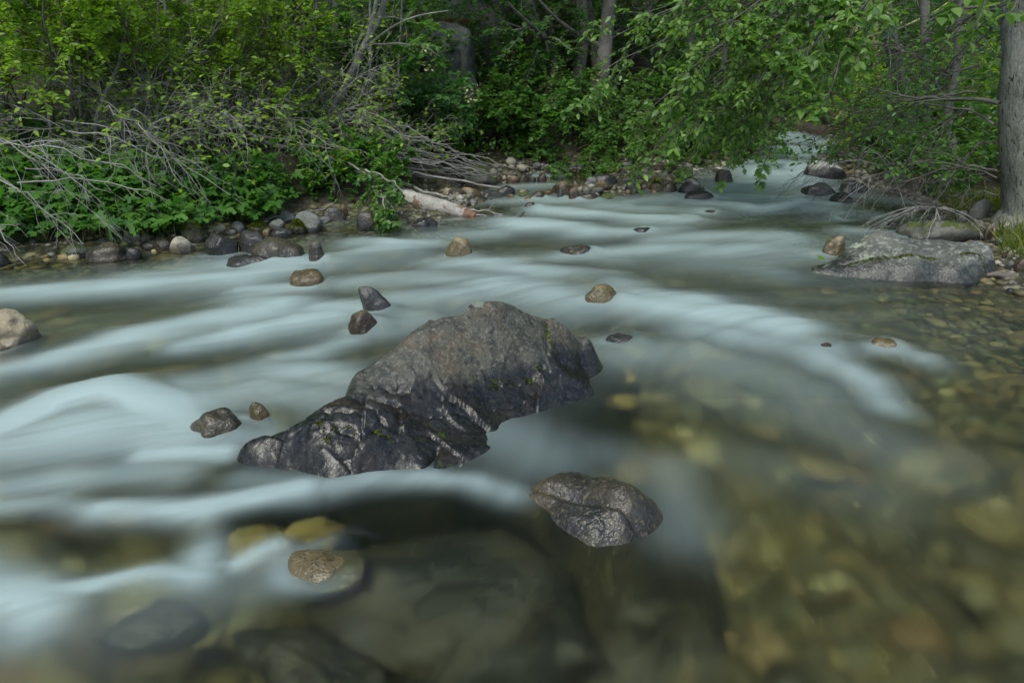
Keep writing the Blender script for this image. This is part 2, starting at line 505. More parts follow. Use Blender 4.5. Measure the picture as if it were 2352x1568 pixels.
M['bark_big'] = bark_mat('pale_fissured_bark', (.15, .158, .13), (.25, .265, .225), (.38, .395, .345), (36, 36, 7), 1.0, bs=1.0)
M['bark_alder'] = bark_mat('grey_alder_bark', (.085, .082, .070), (.15, .145, .125), (.24, .235, .21), (20, 20, 26), .25)
M['bark_pale'] = bark_mat('pale_spotted_bark', (.14, .14, .125), (.25, .25, .225), (.07, .065, .05), (18, 18, 30), .35)
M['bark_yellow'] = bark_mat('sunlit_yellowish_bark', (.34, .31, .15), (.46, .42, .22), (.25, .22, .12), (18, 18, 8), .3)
M['log_birch'] = bark_mat('peeling_birch_log_bark', (.27, .26, .23), (.40, .39, .35), (.16, .15, .12), (30, 30, 30), .4, patch=(.15, .095, .065))
M['log_bare'] = bark_mat('barkless_pink_wood', (.20, .145, .11), (.31, .25, .205), (.15, .10, .075), (8, 40, 40), .55)
M['log_end'] = bark_mat('broken_red_wood', (.13, .06, .035), (.22, .12, .075), (.10, .05, .03), (8, 40, 40), .5)
M['log_dark'] = bark_mat('dark_rotting_log', (.03, .023, .016), (.06, .045, .03), (.09, .075, .055), (8, 40, 40), .5)
M['stump'] = bark_mat('orange_broken_wood', (.34, .18, .07), (.46, .28, .12), (.22, .11, .05), (30, 30, 6), .5)
M['twig_grey'] = bark_mat('bleached_twig', (.18, .175, .16), (.32, .315, .29), (.24, .23, .21), (40, 40, 40), .15)
M['twig_pale'] = bark_mat('silver_twig', (.20, .195, .18), (.33, .32, .30), (.25, .24, .22), (40, 40, 40), .15)
M['twig_dark'] = bark_mat('dark_dead_twig', (.045, .044, .037), (.10, .098, .084), (.14, .138, .12), (40, 40, 40), .15)
M['twig_brown'] = bark_mat('brown_stem', (.065, .05, .032), (.12, .095, .065), (.15, .13, .10), (40, 40, 40), .15)
M['twig_green'] = bark_mat('green_stalk', (.05, .09, .02), (.08, .13, .03), (.09, .13, .04), (40, 40, 40), .1)
M['root'] = bark_mat('grey_brown_root', (.075, .062, .05), (.13, .11, .092), (.19, .17, .15), (12, 50, 50), .6)
M['cliff'] = stone_mat('cliff_rock', (.05, .06, .052), (.092, .104, .09), (.03, .03, .028), .6, moss=.25, wet=None, fine=30.)

# ------------------------------------------------------------------ setting: ground, water
def grid_mesh(xs, ys, zf):
    X, Y = np.meshgrid(xs, ys)
    Z = zf(X, Y)
    nx, ny = len(xs), len(ys)
    v = np.stack([X, Y, Z], -1).reshape(-1, 3)
    i = np.arange((ny - 1) * nx).reshape(ny - 1, nx)[:, :-1].ravel()
    f = np.stack([i, i + 1, i + nx + 1, i + nx], -1)
    return v, f
gx = np.concatenate([np.linspace(-45, -9, 30, endpoint=False), np.linspace(-9, 9, 300), np.linspace(9, 45, 31)[1:]])
gy = np.concatenate([np.linspace(-4, .8, 30, endpoint=False), np.linspace(.8, 12, 230, endpoint=False), np.linspace(12, 50, 60)])
v, f = grid_mesh(gx, gy, T)
MB().add(v, f).build('riverbed_and_banks', M['bed'], kind='structure')

# white-water streaks: (points in photograph units, half width, strength); laid on the water where they stand
S = []
def st(w_, a, *pts): S.append((pts, w_, a))
st(10, 1.1, (1800, 318), (1905, 336)); st(12, 1., (1780, 348), (1885, 350)); st(13, .85, (1762, 375), (1850, 388)); st(15, .95, (1755, 410), (1835, 414))
st(16, .9, (1690, 432), (1835, 432)); st(12, .85, (1640, 455), (1850, 468)); st(7, 1., (1590, 470), (1740, 482), (1900, 478)); st(8, .6, (1990, 455), (2120, 480))
st(9, .7, (1880, 490), (2000, 500), (2120, 505)); st(9, .7, (1960, 535), (2080, 545))
st(8, .9, (1240, 490), (1300, 492), (1450, 505), (1600, 514)); st(9, .55, (1380, 478), (1600, 488)); st(12, 1., (1150, 516), (1230, 520), (1350, 540))
st(8, .85, (1350, 540), (1500, 538), (1560, 528)); st(12, .85, (1500, 553), (1640, 548), (1790, 549)); st(11, .7, (1390, 584), (1500, 572), (1600, 568))
st(20, .8, (1580, 608), (1660, 594), (1720, 580)); st(12, .5, (1740, 560), (1850, 585)); st(14, .7, (1650, 620), (1760, 632))
st(14, .9, (1140, 620), (1250, 630), (1400, 648)); st(9, .65, (1310, 597), (1430, 603)); st(24, .85, (1150, 660), (1230, 672), (1325, 700)); st(20, .9, (1440, 668), (1480, 690), (1600, 706))
st(24, 1.05, (1470, 712), (1600, 722), (1710, 740), (1800, 762)); st(20, .7, (1600, 760), (1690, 782), (1780, 795)); st(18, .85, (1800, 745), (1835, 765))
st(20, .75, (1860, 815), (1905, 840), (1985, 880), (2035, 938)); st(15, .65, (2050, 812), (2120, 830)); st(40, .34, (1560, 830), (1700, 850), (1860, 900)); st(26, .45, (1430, 820), (1600, 810))
st(50, .24, (1640, 900), (1900, 960), (2100, 1060)); st(50, .40, (1150, 1000), (1240, 1060)); st(40, .30, (1540, 1080), (1560, 1230)); st(50, .16, (1700, 1060), (2000, 1130))
st(16, .8, (-100, 690), (100, 676), (300, 660), (560, 643), (660, 628)); st(22, .9, (640, 690), (600, 716), (520, 735), (300, 788), (140, 838), (-60, 880))
st(16, .9, (770, 735), (690, 748), (560, 775), (430, 806)); st(16, .75, (740, 716), (850, 715)); st(14, .8, (800, 790), (720, 820), (640, 830))
st(22, .62, (790, 872), (690, 856), (600, 852), (450, 885)); st(30, .5, (760, 920), (600, 900), (480, 930))
st(26, 1., (-60, 1020), (60, 968), (150, 935), (266, 918), (383, 948), (445, 992)); st(45, .72, (-80, 1050), (150, 1010), (330, 990), (420, 1020))
st(16, .9, (330, 1056), (516, 1050)); st(30, .6, (-50, 1130), (150, 1100), (400, 1100)); st(26, .95, (240, 1182), (430, 1186), (600, 1158), (690, 1138)); st(22, .7, (-40, 1170), (133, 1156), (240, 1180))
st(26, .8, (470, 1200), (468, 1290), (462, 1350)); st(50, .92, (-60, 1320), (40, 1370), (100, 1425)); st(26, .95, (90, 1370), (220, 1362), (333, 1345), (455, 1352)); st(16, .8, (545, 1315), (640, 1268))
st(22, .62, (770, 1128), (860, 1108), (985, 1106), (1100, 1125), (1175, 1155)); st(26, .42, (560, 1110), (720, 1125)); st(20, .5, (610, 1010), (560, 1020))
st(11, .75, (830, 562), (913, 571), (990, 565)); st(13, .8, (755, 603), (840, 592), (935, 580)); st(9, .75, (588, 614), (700, 611)); st(12, .75, (570, 668), (690, 668)); st(11, .85, (1000, 612), (1176, 613))
st(16, .7, (820, 652), (1000, 646), (1176, 643)); st(22, 1., (590, 700), (645, 698)); st(9, .8, (1050, 516), (1180, 522)); st(7, .6, (780, 515), (830, 510)); st(11, .6, (980, 545), (1130, 540)); st(10, .6, (940, 530), (1050, 532))
st(22, .6, (930, 690), (1060, 680), (1130, 672)); st(18, .5, (880, 760), (960, 735)); st(20, .42, (470, 607), (600, 612)); st(5, .7, (455, 592), (520, 592)); st(12, .45, (300, 640), (500, 630))
st(36, .2, (1250, 1010), (1400, 1050), (1600, 1200))
st(6, .55, (1120, 470), (1270, 463)); st(5, .5, (1170, 432), (1260, 428)); st(8, .6, (1470, 470), (1560, 460)); st(6, .45, (1290, 462), (1400, 470)); st(5, .5, (1150, 405), (1280, 405))
DEEP = [((500, 832), 26, .55), ((150, 880), 26, .45), ((330, 860), 22, .5), ((250, 1140), 22, .5), ((330, 1262), 40, .7), ((120, 1255), 40, .6), ((430, 720), 14, .6), ((250, 708), 12, .55), ((100, 715), 12, .5), ((880, 600), 8, .5), ((1100, 640), 9, .4), ((950, 500 + 170), 9, .4), ((1300, 610), 9, .45), ((1530, 610), 12, .5), ((1680, 560), 8, .4), ((1480, 640), 20, .5), ((1620, 655), 25, .6), ((1700, 520), 14, .5), ((1420, 560), 9, .5), ((1220, 560), 10, .4), ((1060, 585), 9, .4), ((800, 640), 12, .5), ((900, 620), 10, .45), ((680, 690), 8, .5), ((1830, 520), 14, .5), ((1760, 600), 16, .3)]


# ------------------------------------------------------------------ rocks
_ico = {}
def ico(sub):
    if sub not in _ico:
        bm = bmesh.new()
        bmesh.ops.create_icosphere(bm, subdivisions=sub, radius=1)
        v = np.array([x.co for x in bm.verts])
        f = np.array([[x.index for x in p.verts] for p in bm.faces])
        bm.free()
        _ico[sub] = (v, f)
    return _ico[sub]

def rock_verts(seed, size, ang=.4, sub=4, rough=.05):
    rg = np.random.default_rng(seed)
    v, f = ico(sub)
    p = v * (1 + .22 * fbm(v * 1.1 + seed * 3.7, seed, 2))[:, None]
    for _ in range(int(4 + 8 * ang)):
        n = nrm(rg.normal(size=3) * np.array([1, 1, .9]))
        d = rg.uniform(.62, .95) if ang > .1 else rg.uniform(.9, 1.05)
        s_ = p @ n - d
        p = p - np.where(s_ > 0, s_ * (.55 + .42 * ang), 0)[:, None] * n
    p = p / np.abs(p).max(0)
    p = p * np.asarray(size)
    m = float(np.mean(size))
    p = p + v * (rough * m * fbm(p / m * 2.6 + 9.1, seed + 3, 4))[:, None]
    return p, f

def put_rock(name, label, mat, x, y, z, size, seed, ang=.4, sub=4, rz=0., tilt=(0, 0), group=None, cat='rock', rough=.05):
    p, f = rock_verts(seed, size, ang, sub, rough)
    o = MB().add(p, f).build(name, M[mat])
    o.location = (x, y, z)
    o.rotation_euler = (tilt[0], tilt[1], rz)
    if mat in ('fullmoss', 'mossy'):                      # moss grows as a cushion of tufts on the upper side
        rm = np.random.default_rng(seed)
        tri = p[f]
        fn = nrm(np.cross(tri[:, 1] - tri[:, 0], tri[:, 2] - tri[:, 0]))
        wgt = sstep(.25, .75, fn[:, 2]) * (1. if mat == 'fullmoss' else 1. * (fbm(tri.mean(1) / max(size) * 2.5, seed, 2) > .05)) * np.linalg.norm(np.cross(tri[:, 1] - tri[:, 0], tri[:, 2] - tri[:, 0]), axis=1)
        if wgt.sum() > 0:
            n_ = 1400 if mat == 'fullmoss' else 700
            pk = rm.choice(len(f), n_, p=wgt / wgt.sum())
            uv = rm.random((n_, 2))
            uv = np.where(uv.sum(1, keepdims=True) > 1, 1 - uv, uv)
            q_ = tri[pk, 0] + uv[:, :1] * (tri[pk, 1] - tri[pk, 0]) + uv[:, 1:] * (tri[pk, 2] - tri[pk, 0])
            A_ = nrm(fn[pk] + rm.normal(size=(n_, 3)) * .55)
            B_ = nrm(np.cross(A_, rm.normal(size=(n_, 3))))
            tv_ = np.array([[-.1, -.5, 0], [.6, -.35, .1], [1, 0, .15], [.6, .35, .1], [-.1, .5, 0]])
            L_ = rm.uniform(.008, .018, n_)[:, None, None]
            vv = q_[:, None] + L_ * (tv_[None, :, :1] * A_[:, None] + .7 * tv_[None, :, 1:2] * B_[:, None] + tv_[None, :, 2:] * np.cross(A_, B_)[:, None])
            ff = np.array([[0, 1, 3, 4], [1, 2, 3, 3]])[:1][None] + (np.arange(n_) * 5)[:, None, None]
            ft = np.array([[1, 2, 3]])[None] + (np.arange(n_) * 5)[:, None, None]
            MB().add(vv.reshape(-1, 3), ff.reshape(-1, 4), 0, np.repeat(rm.random(n_), 5)).build('moss', M['moss'], o, kind='stuff')
    return tag(o, label, cat, group)

_seed = [100]
WET = []
def rock(box, mat, label, name='rock', ang=.4, sub=4, tilt=(0, 0), rz=None, group=None, onland=False, deep=.8, cat='rock', rough=.05, sink=0., tall=1.):
    x0, y0, x1, y1 = box
    _seed[0] += 1
    sd = _seed[0]
    xc = (x0 + x1) / 2
    b = hit(xc, y1) if onland else on_water(xc, y1)
    dc = b[1] * CP + (CAM_H - b[2]) * SP
    a = math.atan2(CAM_H - b[2], b[1])
    w_ = (x1 - x0) * dc / FPX
    E = (y1 - y0) * dc / FPX
    sy = min(deep * w_ / 2, .55 * E / math.sin(a))
    Sv = max(E - sy * math.sin(a), .3 * E)
    sz = math.sqrt(max(Sv ** 2 - (sy * math.sin(a)) ** 2, (.45 * Sv) ** 2)) / math.cos(a) * tall * (1.0 if onland else 1.12)
    sc_ = 1 + sy / b[1]
    rg = np.random.default_rng(sd)
    if rz is None:
        rz = rg.uniform(-.25, .25)
    if not onland and b[1] < 7.2:
        WET.append((b[0] * sc_, b[1] + sy, w_ / 2 * sc_, sy))
    return put_rock(name, label, mat, b[0] * sc_, b[1] + sy, b[2] - sink + (0.05 if onland else .12) * sz, (w_ / 2 * sc_, sy, sz), sd, ang, sub, rz, tilt, group, cat, rough)

def rbf_boulder(name, label, mat, pts, res=150, seed=1, detail=None, margin=.12, floor=-.35, cat='boulder', soft=.05):
    P = np.array(pts)                       # x, y, z control points of the upper surface
    c = P[:, :2].mean(0)
    r = np.linalg.norm(P[:, None, :2] - P[None, :, :2], axis=-1)
    A = np.zeros((len(P) + 3, len(P) + 3))
    A[:len(P), :len(P)] = np.sqrt(r * r + soft * soft) - np.eye(len(P)) * .012
    A[:len(P), len(P)] = 1
    A[:len(P), len(P) + 1:] = P[:, :2] - c
    A[len(P):, :len(P)] = A[:len(P), len(P):].T
    sol = np.linalg.solve(A, np.concatenate([P[:, 2], [0, 0, 0]]))
    xs = np.linspace(P[:, 0].min() - margin, P[:, 0].max() + margin, res)
    ys = np.linspace(P[:, 1].min() - margin, P[:, 1].max() + margin, res)
    def zf(X, Y):
        q = np.stack([X, Y], -1)
        z = sol[len(P)] + (q - c) @ sol[len(P) + 1:]
        for k in range(len(P)):
            z = z + sol[k] * np.sqrt(((q - P[k, :2]) ** 2).sum(-1) + soft * soft)
        if detail is not None:
            z = detail(X, Y, z)
        return np.clip(z, floor, 9)
    v, f = grid_mesh(xs, ys, zf)
    keep = (v[f, 2].max(1) > floor + .001)
    f = f[keep]
    used = np.unique(f)
    mp = np.full(len(v), -1)
    mp[used] = np.arange(len(used))
    o = MB().add(v[used], mp[f]).build(name, M[mat])
    return tag(o, label, cat)

# the big boulder in midstream
def hp(px, py, D): return at(px, py, D)
H = [hp(548, 1040, 1.985), hp(545, 1062, 1.955), hp(640, 1000, 2.02), hp(735, 948, 2.05), hp(745, 965, 2.02), hp(800, 880, 2.25), hp(860, 838, 2.33), hp(940, 780, 2.44), hp(1010, 742, 2.5), hp(1090, 706, 2.56),
     hp(1160, 704, 2.58), hp(1195, 722, 2.60), hp(1225, 741, 2.60), hp(1240, 738, 2.62), hp(1280, 738, 2.63), hp(1345, 762, 2.72), hp(1366, 790, 2.72),
     hp(1366, 832, 2.76), hp(1305, 748, 2.67), hp(1305, 800, 2.64), hp(1340, 800, 2.70), hp(1290, 830, 2.60), hp(1340, 825, 2.69), hp(1330, 842, 2.66), hp(1275, 850, 2.6), hp(1262, 800, 2.57), hp(1245, 830, 2.52),
     hp(1240, 860, 2.46), hp(1290, 872, 2.47), hp(1353, 900, 2.49), hp(1300, 915, 2.43), hp(1230, 938, 2.33), hp(1160, 965, 2.24), hp(1130, 990, 2.16),
     hp(1000, 820, 2.33), hp(1100, 780, 2.43), hp(1180, 800, 2.47), hp(900, 900, 2.2), hp(1000, 900, 2.22), hp(1100, 880, 2.33), hp(1200, 880, 2.41),
     hp(850, 945, 2.1), hp(950, 960, 2.11), hp(1050, 960, 2.15), hp(760, 935, 2.07), hp(820, 938, 2.045), hp(910, 968, 2.03), hp(915, 1005, 1.985),
     hp(740, 1000, 1.935), hp(760, 1030, 1.91), hp(850, 1010, 1.95), hp(840, 1045, 1.905), hp(920, 1020, 1.975), hp(1000, 1000, 2.06), hp(1080, 1010, 2.06), hp(1120, 1040, 2.0),
     hp(990, 1050, 1.955), hp(1080, 1050, 1.97), hp(985, 1085, 1.885), hp(920, 1070, 1.90), hp(860, 1086, 1.872), hp(745, 1116, 1.815), hp(700, 1060, 1.9), hp(650, 1070, 1.915), hp(640, 1040, 1.955)]
H = [p + np.array([0, 0, .022]) for p in H]
back = [(540, 1035, 2.02), (640, 990, 2.10), (735, 935, 2.18), (800, 868, 2.38), (860, 826, 2.47), (940, 768, 2.58), (1010, 730, 2.65), (1090, 692, 2.73), (1160, 690, 2.76), (1230, 722, 2.79), (1290, 722, 2.82), (1370, 745, 2.93), (1425, 790, 2.90), (1430, 835, 2.86)]
for px, py, D in back:
    q = at(px, py, D)
    H.append(np.array([q[0], q[1], -.12]))
    H.append(np.array([q[0] * 1.03 - .02, q[1] + .14, -.42]))
for px, py in [(520, 1075), (640, 1120), (745, 1150), (870, 1120), (1000, 1120), (1100, 1095), (1190, 1040), (1270, 970), (1380, 925), (1400, 905), (1400, 852), (1420, 845)]:
    q = on_z(px, py, 0)
    H.append(np.array([q[0], q[1], -.10]))
for px, py in [(480, 1090), (640, 1170), (760, 1210), (900, 1180), (1050, 1170), (1200, 1100), (1330, 1000), (1480, 920), (1460, 850)]:
    q = on_z(px, py, 0)
    H.append(np.array([q[0], q[1], -.40]))
def chips(X, Y, n, seed, box, amp, thin=1.0):
    """fracture facets: every cell of a random mosaic is a plane of its own tilt"""
    r_ = np.random.default_rng(seed)
    c = np.stack([r_.uniform(box[0], box[1], n), r_.uniform(box[2], box[3], n)], -1)
    t = r_.normal(size=(n, 2)) * amp
    o = r_.normal(size=n) * amp * .05
    best = np.full(X.shape, 1e9)
    z = np.zeros(X.shape)
    wx_ = X + .03 * fbm(V3(X * 7, Y * 7, 0), seed, 2)
    wy_ = Y + .03 * fbm(V3(X * 7, Y * 7, 5), seed + 1, 2)
    for k in range(n):
        u, w_ = wx_ - c[k, 0], wy_ - c[k, 1]
        d = (u * .55 + w_ * .83) ** 2 * thin + (u * .83 - w_ * .55) ** 2
        m = d < best
        best = np.where(m, d, best)
        z = np.where(m, t[k, 0] * u + t[k, 1] * w_ + o[k], z)
    return z
def hero_detail(X, Y, z):
    q = V3(X, Y, z)
    lowf = sstep(.30, .12, z)
    z = z + chips(X, Y, 26, 5, (-1.0, .5, 1.75, 2.9), .10) * (.6 + .2 * lowf) * sstep(-.03, .07, z) + chips(X, Y, 130, 6, (-1.0, .5, 1.75, 2.9), .12) * (.1 + .4 * lowf) * sstep(-.02, .09, z)
    z = z + .007 * fbm(q * 6, 41, 4, .5) + .003 * fbm(q * 30, 43, 3, .6)
    s = (.55 * X + .83 * Y) * 9 + .8 * fbm(q * 3, 47, 3)          # strata: small ledges
    fr = s - np.floor(s)
    low = sstep(.26, .10, z)
    for (a, b, wd, dp) in CR:
        a, b = np.array(a), np.array(b)
        ab = b - a
        t = np.clip(((X - a[0]) * ab[0] + (Y - a[1]) * ab[1]) / (ab @ ab), 0, 1)
        wob = .012 * fbm(V3(X * 22, Y * 22, 0), 51, 2)
        d = np.hypot(X - a[0] - t * ab[0] + wob, Y - a[1] - t * ab[1] + wob)
        z = z - dp * np.exp(-(d / wd) ** 2)
    return z
def cr(p, q, wd=.008, dp=.022):
    return (tuple(at(*p)[:2]), tuple(at(*q)[:2]), wd, dp)
CR = [cr((1020, 890, 2.24), (1150, 880, 2.35)), cr((1150, 880, 2.35), (1245, 855, 2.46)), cr((1255, 750, 2.62), (1262, 830, 2.54), .010, .028), cr((840, 935, 2.10), (940, 962, 2.11)), cr((940, 962, 2.11), (1080, 962, 2.16)), cr((740, 965, 2.02), (915, 1010, 1.985), .007, .02), cr((915, 1010, 1.985), (925, 960, 2.08)),
      cr((760, 1000, 1.95), (905, 1030, 1.95), .006, .014), cr((1110, 930, 2.22), (1200, 925, 2.32), .007, .016), cr((985, 1085, 1.885), (1000, 1040, 1.97), .012, .03), cr((1180, 725, 2.59), (1225, 745, 2.6), .008, .016)]
hero = rbf_boulder('boulder', 'large dark wedge-shaped boulder with wet ledges, alone in the middle of the stream', 'hero', H, 330, 3, hero_detail)

def moss_line(o, lines, n, seed, wide=.012):
    rm = np.random.default_rng(seed)
    V_ = np.empty(len(o.data.vertices) * 3, np.float32)
    o.data.vertices.foreach_get('co', V_)
    V_ = V_.reshape(-1, 3)
    q_ = []
    for a, b in lines:
        t = rm.random(n)
        t = t[vnoise(V3(t * 9, 0 * t + seed, 0 * t), seed) > -.25][:, None]
        c = np.asarray(a)[None, :2] * (1 - t) + np.asarray(b)[None, :2] * t + rm.normal(size=(len(t), 2)) * wide
        q_ += [V_[np.argmin(((V_[:, :2] - c_) ** 2).sum(1))] for c_ in c]
    q_ = np.array(q_)
    n_ = len(q_)
    A_ = nrm(np.array([0, -.3, 1]) + rm.normal(size=(n_, 3)) * .6)
    B_ = nrm(np.cross(A_, rm.normal(size=(n_, 3))))
    tv_ = np.array([[-.3, -.5, 0], [.6, -.35, .1], [.6, .35, .1], [-.3, .5, 0]])
    L_ = rm.uniform(.006, .015, n_)[:, None, None]
    vv = q_[:, None] + L_ * (tv_[None, :, :1] * A_[:, None] + .8 * tv_[None, :, 1:2] * B_[:, None] + tv_[None, :, 2:] * np.cross(A_, B_)[:, None])
    MB().add(vv.reshape(-1, 3), (np.array([[0, 1, 2, 3]])[None] + (np.arange(n_) * 4)[:, None, None]).reshape(-1, 4), 0, np.repeat(rm.random(n_), 4)).build('moss', M['moss'], o, kind='stuff')
moss_line(hero, [(at(1080, 885, 2.30), at(1150, 880, 2.35)), (at(1150, 880, 2.35), at(1245, 855, 2.46)), (at(760, 1000, 1.95), at(905, 1030, 1.95)), (at(735, 985, 1.97), at(760, 1045, 1.90)), (at(1255, 750, 2.62), at(1270, 800, 2.58))], 70, 3, .007)

# the half-drowned stone in front of it
q = lambda px, py, D: at(px, py, D)
B2 = [on_z(1185, 1150), on_z(1230, 1110, .03), on_z(1300, 1088, .03), on_z(1370, 1105, .045), on_z(1270, 1190, .03), on_z(1330, 1165, .085), on_z(1400, 1120, .12), on_z(1480, 1150, .095), on_z(1505, 1172, .05),
      on_z(1420, 1190, .085), on_z(1360, 1220, .06), on_z(1450, 1215, .05), on_z(1400, 1262, -.02), on_z(1340, 1215, .01), on_z(1500, 1240, -.01), on_z(1535, 1200, -.01), on_z(1460, 1290, -.05), on_z(1300, 1150, .045), on_z(1215, 1180, -.01)]
for px, py in [(1150, 1150), (1200, 1085), (1300, 1050), (1420, 1060), (1530, 1110), (1580, 1200), (1540, 1300), (1440, 1340), (1330, 1290), (1200, 1220)]:
    z_ = on_z(px, py)
    B2.append(np.array([z_[0], z_[1], -.22]))
rbf_boulder('boulder', 'grooved dark and pale speckled boulder half under water before the big boulder', 'darktan', [p_ + np.array([0, 0, .004]) for p_ in B2], 150, 5,
            lambda X, Y, z: z + .010 * fbm(V3(X, Y, z) * 11, 61, 4) - .018 * np.exp(-((X * .55 + Y * .83 - on_z(1330, 1190)[:2] @ np.array([.55, .83])) / .012) ** 2) * (z > 0))

# lichen slab on the right bank and the mossy one behind it
L = [at(1856, 622, 4.30), at(1900, 606, 4.30), at(1955, 562, 4.42), at(1990, 534, 4.50), at(2040, 533, 4.50), at(2068, 546, 4.42), at(2160, 547, 4.38), at(2240, 557, 4.36), at(2278, 574, 4.32), at(2284, 600, 4.22),
     at(1950, 590, 4.33), at(2040, 575, 4.28), at(2150, 578, 4.25), at(2240, 584, 4.24), at(1930, 610, 4.24), at(2040, 604, 4.16), at(2150, 602, 4.13), at(2260, 603, 4.14), at(2000, 612, 4.17), at(2100, 609, 4.10), at(2200, 607, 4.08), at(2262, 610, 4.10),
     at(2100, 616, 4.075), at(2200, 616, 4.05), at(2000, 622, 4.14), at(1930, 622, 4.2)]
for px, py in [(1868, 634), (1930, 640), (2030, 646), (2130, 651), (2230, 656), (2275, 645)]:
    q_ = on_z(px, py)
    L.append(np.array([q_[0], q_[1] + .02, -.03]))
    L.append(np.array([q_[0], q_[1] - .05, -.3]))
for px, py, D in [(1835, 610, 4.42), (1930, 555, 4.60), (1985, 520, 4.68), (2060, 525, 4.66), (2150, 535, 4.58), (2250, 545, 4.55), (2310, 580, 4.40), (2310, 610, 4.2)]:
    q_ = at(px, py, D)
    L.append(np.array([q_[0], q_[1], -.05]))
    L.append(np.array([q_[0] * 1.02, q_[1] + .15, -.3]))
def slab_detail(X, Y, z):
    z = z + .014 * fbm(V3(X, Y, z) * 7, 71, 4)
    a, b = at(1930, 607, 4.25)[:2], at(2270, 600, 4.15)[:2]
    ab = b - a
    t = np.clip(((X - a[0]) * ab[0] + (Y - a[1]) * ab[1]) / (ab @ ab), 0, 1)
    d = np.hypot(X - a[0] - t * ab[0], Y - a[1] - t * ab[1] + .01 * fbm(V3(X * 9, Y * 9, 0), 73, 2))
    return z - .02 * np.exp(-(d / .012) ** 2)
slab = rbf_boulder('boulder', 'long pale granite slab covered in round lichen spots at the right bank', 'lichen', L, 160, 7, slab_detail)

moss_line(slab, [(at(1930, 607, 4.25), at(2040, 604, 4.19)), (at(2040, 604, 4.19), at(2150, 600, 4.16)), (at(2200, 598, 4.15), at(2260, 600, 4.15))], 260, 7, .008)
R = rock
Z1 = lambda a, b, c, d: (1041 + .2865 * a, 367.5 + .2865 * b, 1041 + .2865 * c, 367.5 + .2865 * d)
Z2 = lambda a, b, c, d: (551 + .2604 * a, 343 + .2604 * b, 551 + .2604 * c, 343 + .2604 * d)
Z4 = lambda a, b, c, d: (1653.75 + .2083 * a, 294 + .2083 * b, 1653.75 + .2083 * c, 294 + .2083 * d)
Z3 = lambda a, b, c, d: (2021 + .1875 * a, 429 + .1875 * b, 2021 + .1875 * c, 429 + .1875 * d)
# stones standing in the open water
R((1338, 661, 1424, 714), 'tan', 'smooth golden oval stone in the white water beyond the big boulder', ang=.1)
R((1024, 553, 1096, 598), 'tan', 'tan pointed stone like a small pyramid amid the rapids', ang=.9, sub=4, rough=.03)
R((1284, 564, 1366, 592), 'darktan', 'small ragged black and cream stone between the pyramid stone and golden stone', ang=.8, rough=.12)
R((668, 621, 756, 668), 'tan', 'yellow speckled oval stone in the rapids below the standing speckled stone', ang=.3)
R((835, 664, 908, 730), 'dark', 'black tilted tooth-shaped stone just upstream of the big boulder', ang=.6, tilt=(0, -.5), deep=.6)
R((803, 720, 882, 775), 'brown', 'orange brown stone with water slipping over it under the black tooth', ang=.3)
R((-34, 716, 90, 815), 'white', 'whitish layered rock cut by the left picture edge in mid rapids', ang=.7, rough=.09)
R((446, 946, 572, 1024), 'darktan', 'dark speckled oval stone beside the small round one, left of the big boulder', ang=.1)
R((578, 930, 632, 984), 'tan', 'small round speckled stone between oval stone and big boulder', ang=.2)
R((1382, 766, 1468, 797), 'dark', 'small black peaked stone just right of the big boulder', ang=.7, rough=.1)
R((711, 563, 752, 614), 'darktan', 'speckled egg-shaped stone standing on end in the rapids', ang=.1, deep=.9)
R((582, 553, 708, 612), 'darktan', 'long dark boulder with tan underside at the rapids edge', ang=.3)
R((514, 584, 640, 622), 'dark', 'flat black stone lowest in the dark cluster by the left bank', ang=.4)
R((469, 532, 549, 594), 'dark', 'black angular block next to the white-tan stone', ang=.8)
R((548, 538, 622, 588), 'dark', 'black lumpy rock wedged behind the flat black stone', ang=.5)
R((389, 540, 449, 583), 'pale', 'cream rounded block beside the moss-topped stone', ang=.6, rough=.03)
R((421, 510, 472, 562), 'fullmoss', 'round stone with a bright moss cap behind the cream block', ang=.2)
R((205, 562, 302, 603), 'darktan', 'dark mottled oval boulder in the shallow pool by the left bank', ang=.2)
R((292, 572, 330, 596), 'dark', 'little dark stone touching the mottled oval boulder', ang=.4, sub=3)
R((264, 498, 294, 532), 'grey', 'pale grey upright stone at the plants edge on the left bank', ang=.5, onland=True)
R((284, 514, 328, 556), 'grey', 'dark grey round stone beside the pale upright one', ang=.3, onland=True)
R((318, 522, 348, 556), 'mossy', 'darkest of the three grouped stones below the left plants', ang=.4, onland=True)
R((268, 540, 296, 566), 'dark', 'small dark round stone under the grouped grey stones', ang=.2, sub=3)
R((225, 545, 275, 572), 'halfmoss', 'low mossy stone at the water below the left plants', ang=.3, sub=3)
R((350, 550, 400, 580), 'brown', 'brown flat stone left of the cream block', ang=.3, sub=3)
R((325, 556, 362, 576), 'dark', 'small black waterline stone left of the brown flat stone', ang=.4, sub=3)
R((140, 566, 212, 596), 'halfmoss', 'flat mossy ledge stone at the left waterline', ang=.5, sub=3)
R((230, 560, 262, 582), 'grey', 'little grey stone behind the mottled oval boulder', ang=.5, sub=3)
R((0, 562, 48, 588), 'brown', 'brownish stone at the far left waterline under bleached twigs', ang=.3, sub=3)
R((-30, 580, 20, 612), 'dark', 'black stone cut by the left edge at the pool', ang=.3, sub=3)
R((480, 515, 520, 535), 'pale', 'small pale stone on the gravel above the black block', ang=.4, sub=3, onland=True)
R((528, 508, 566, 535), 'grey', 'small grey stone on the gravel above the black lumpy rock', ang=.4, sub=3, onland=True)
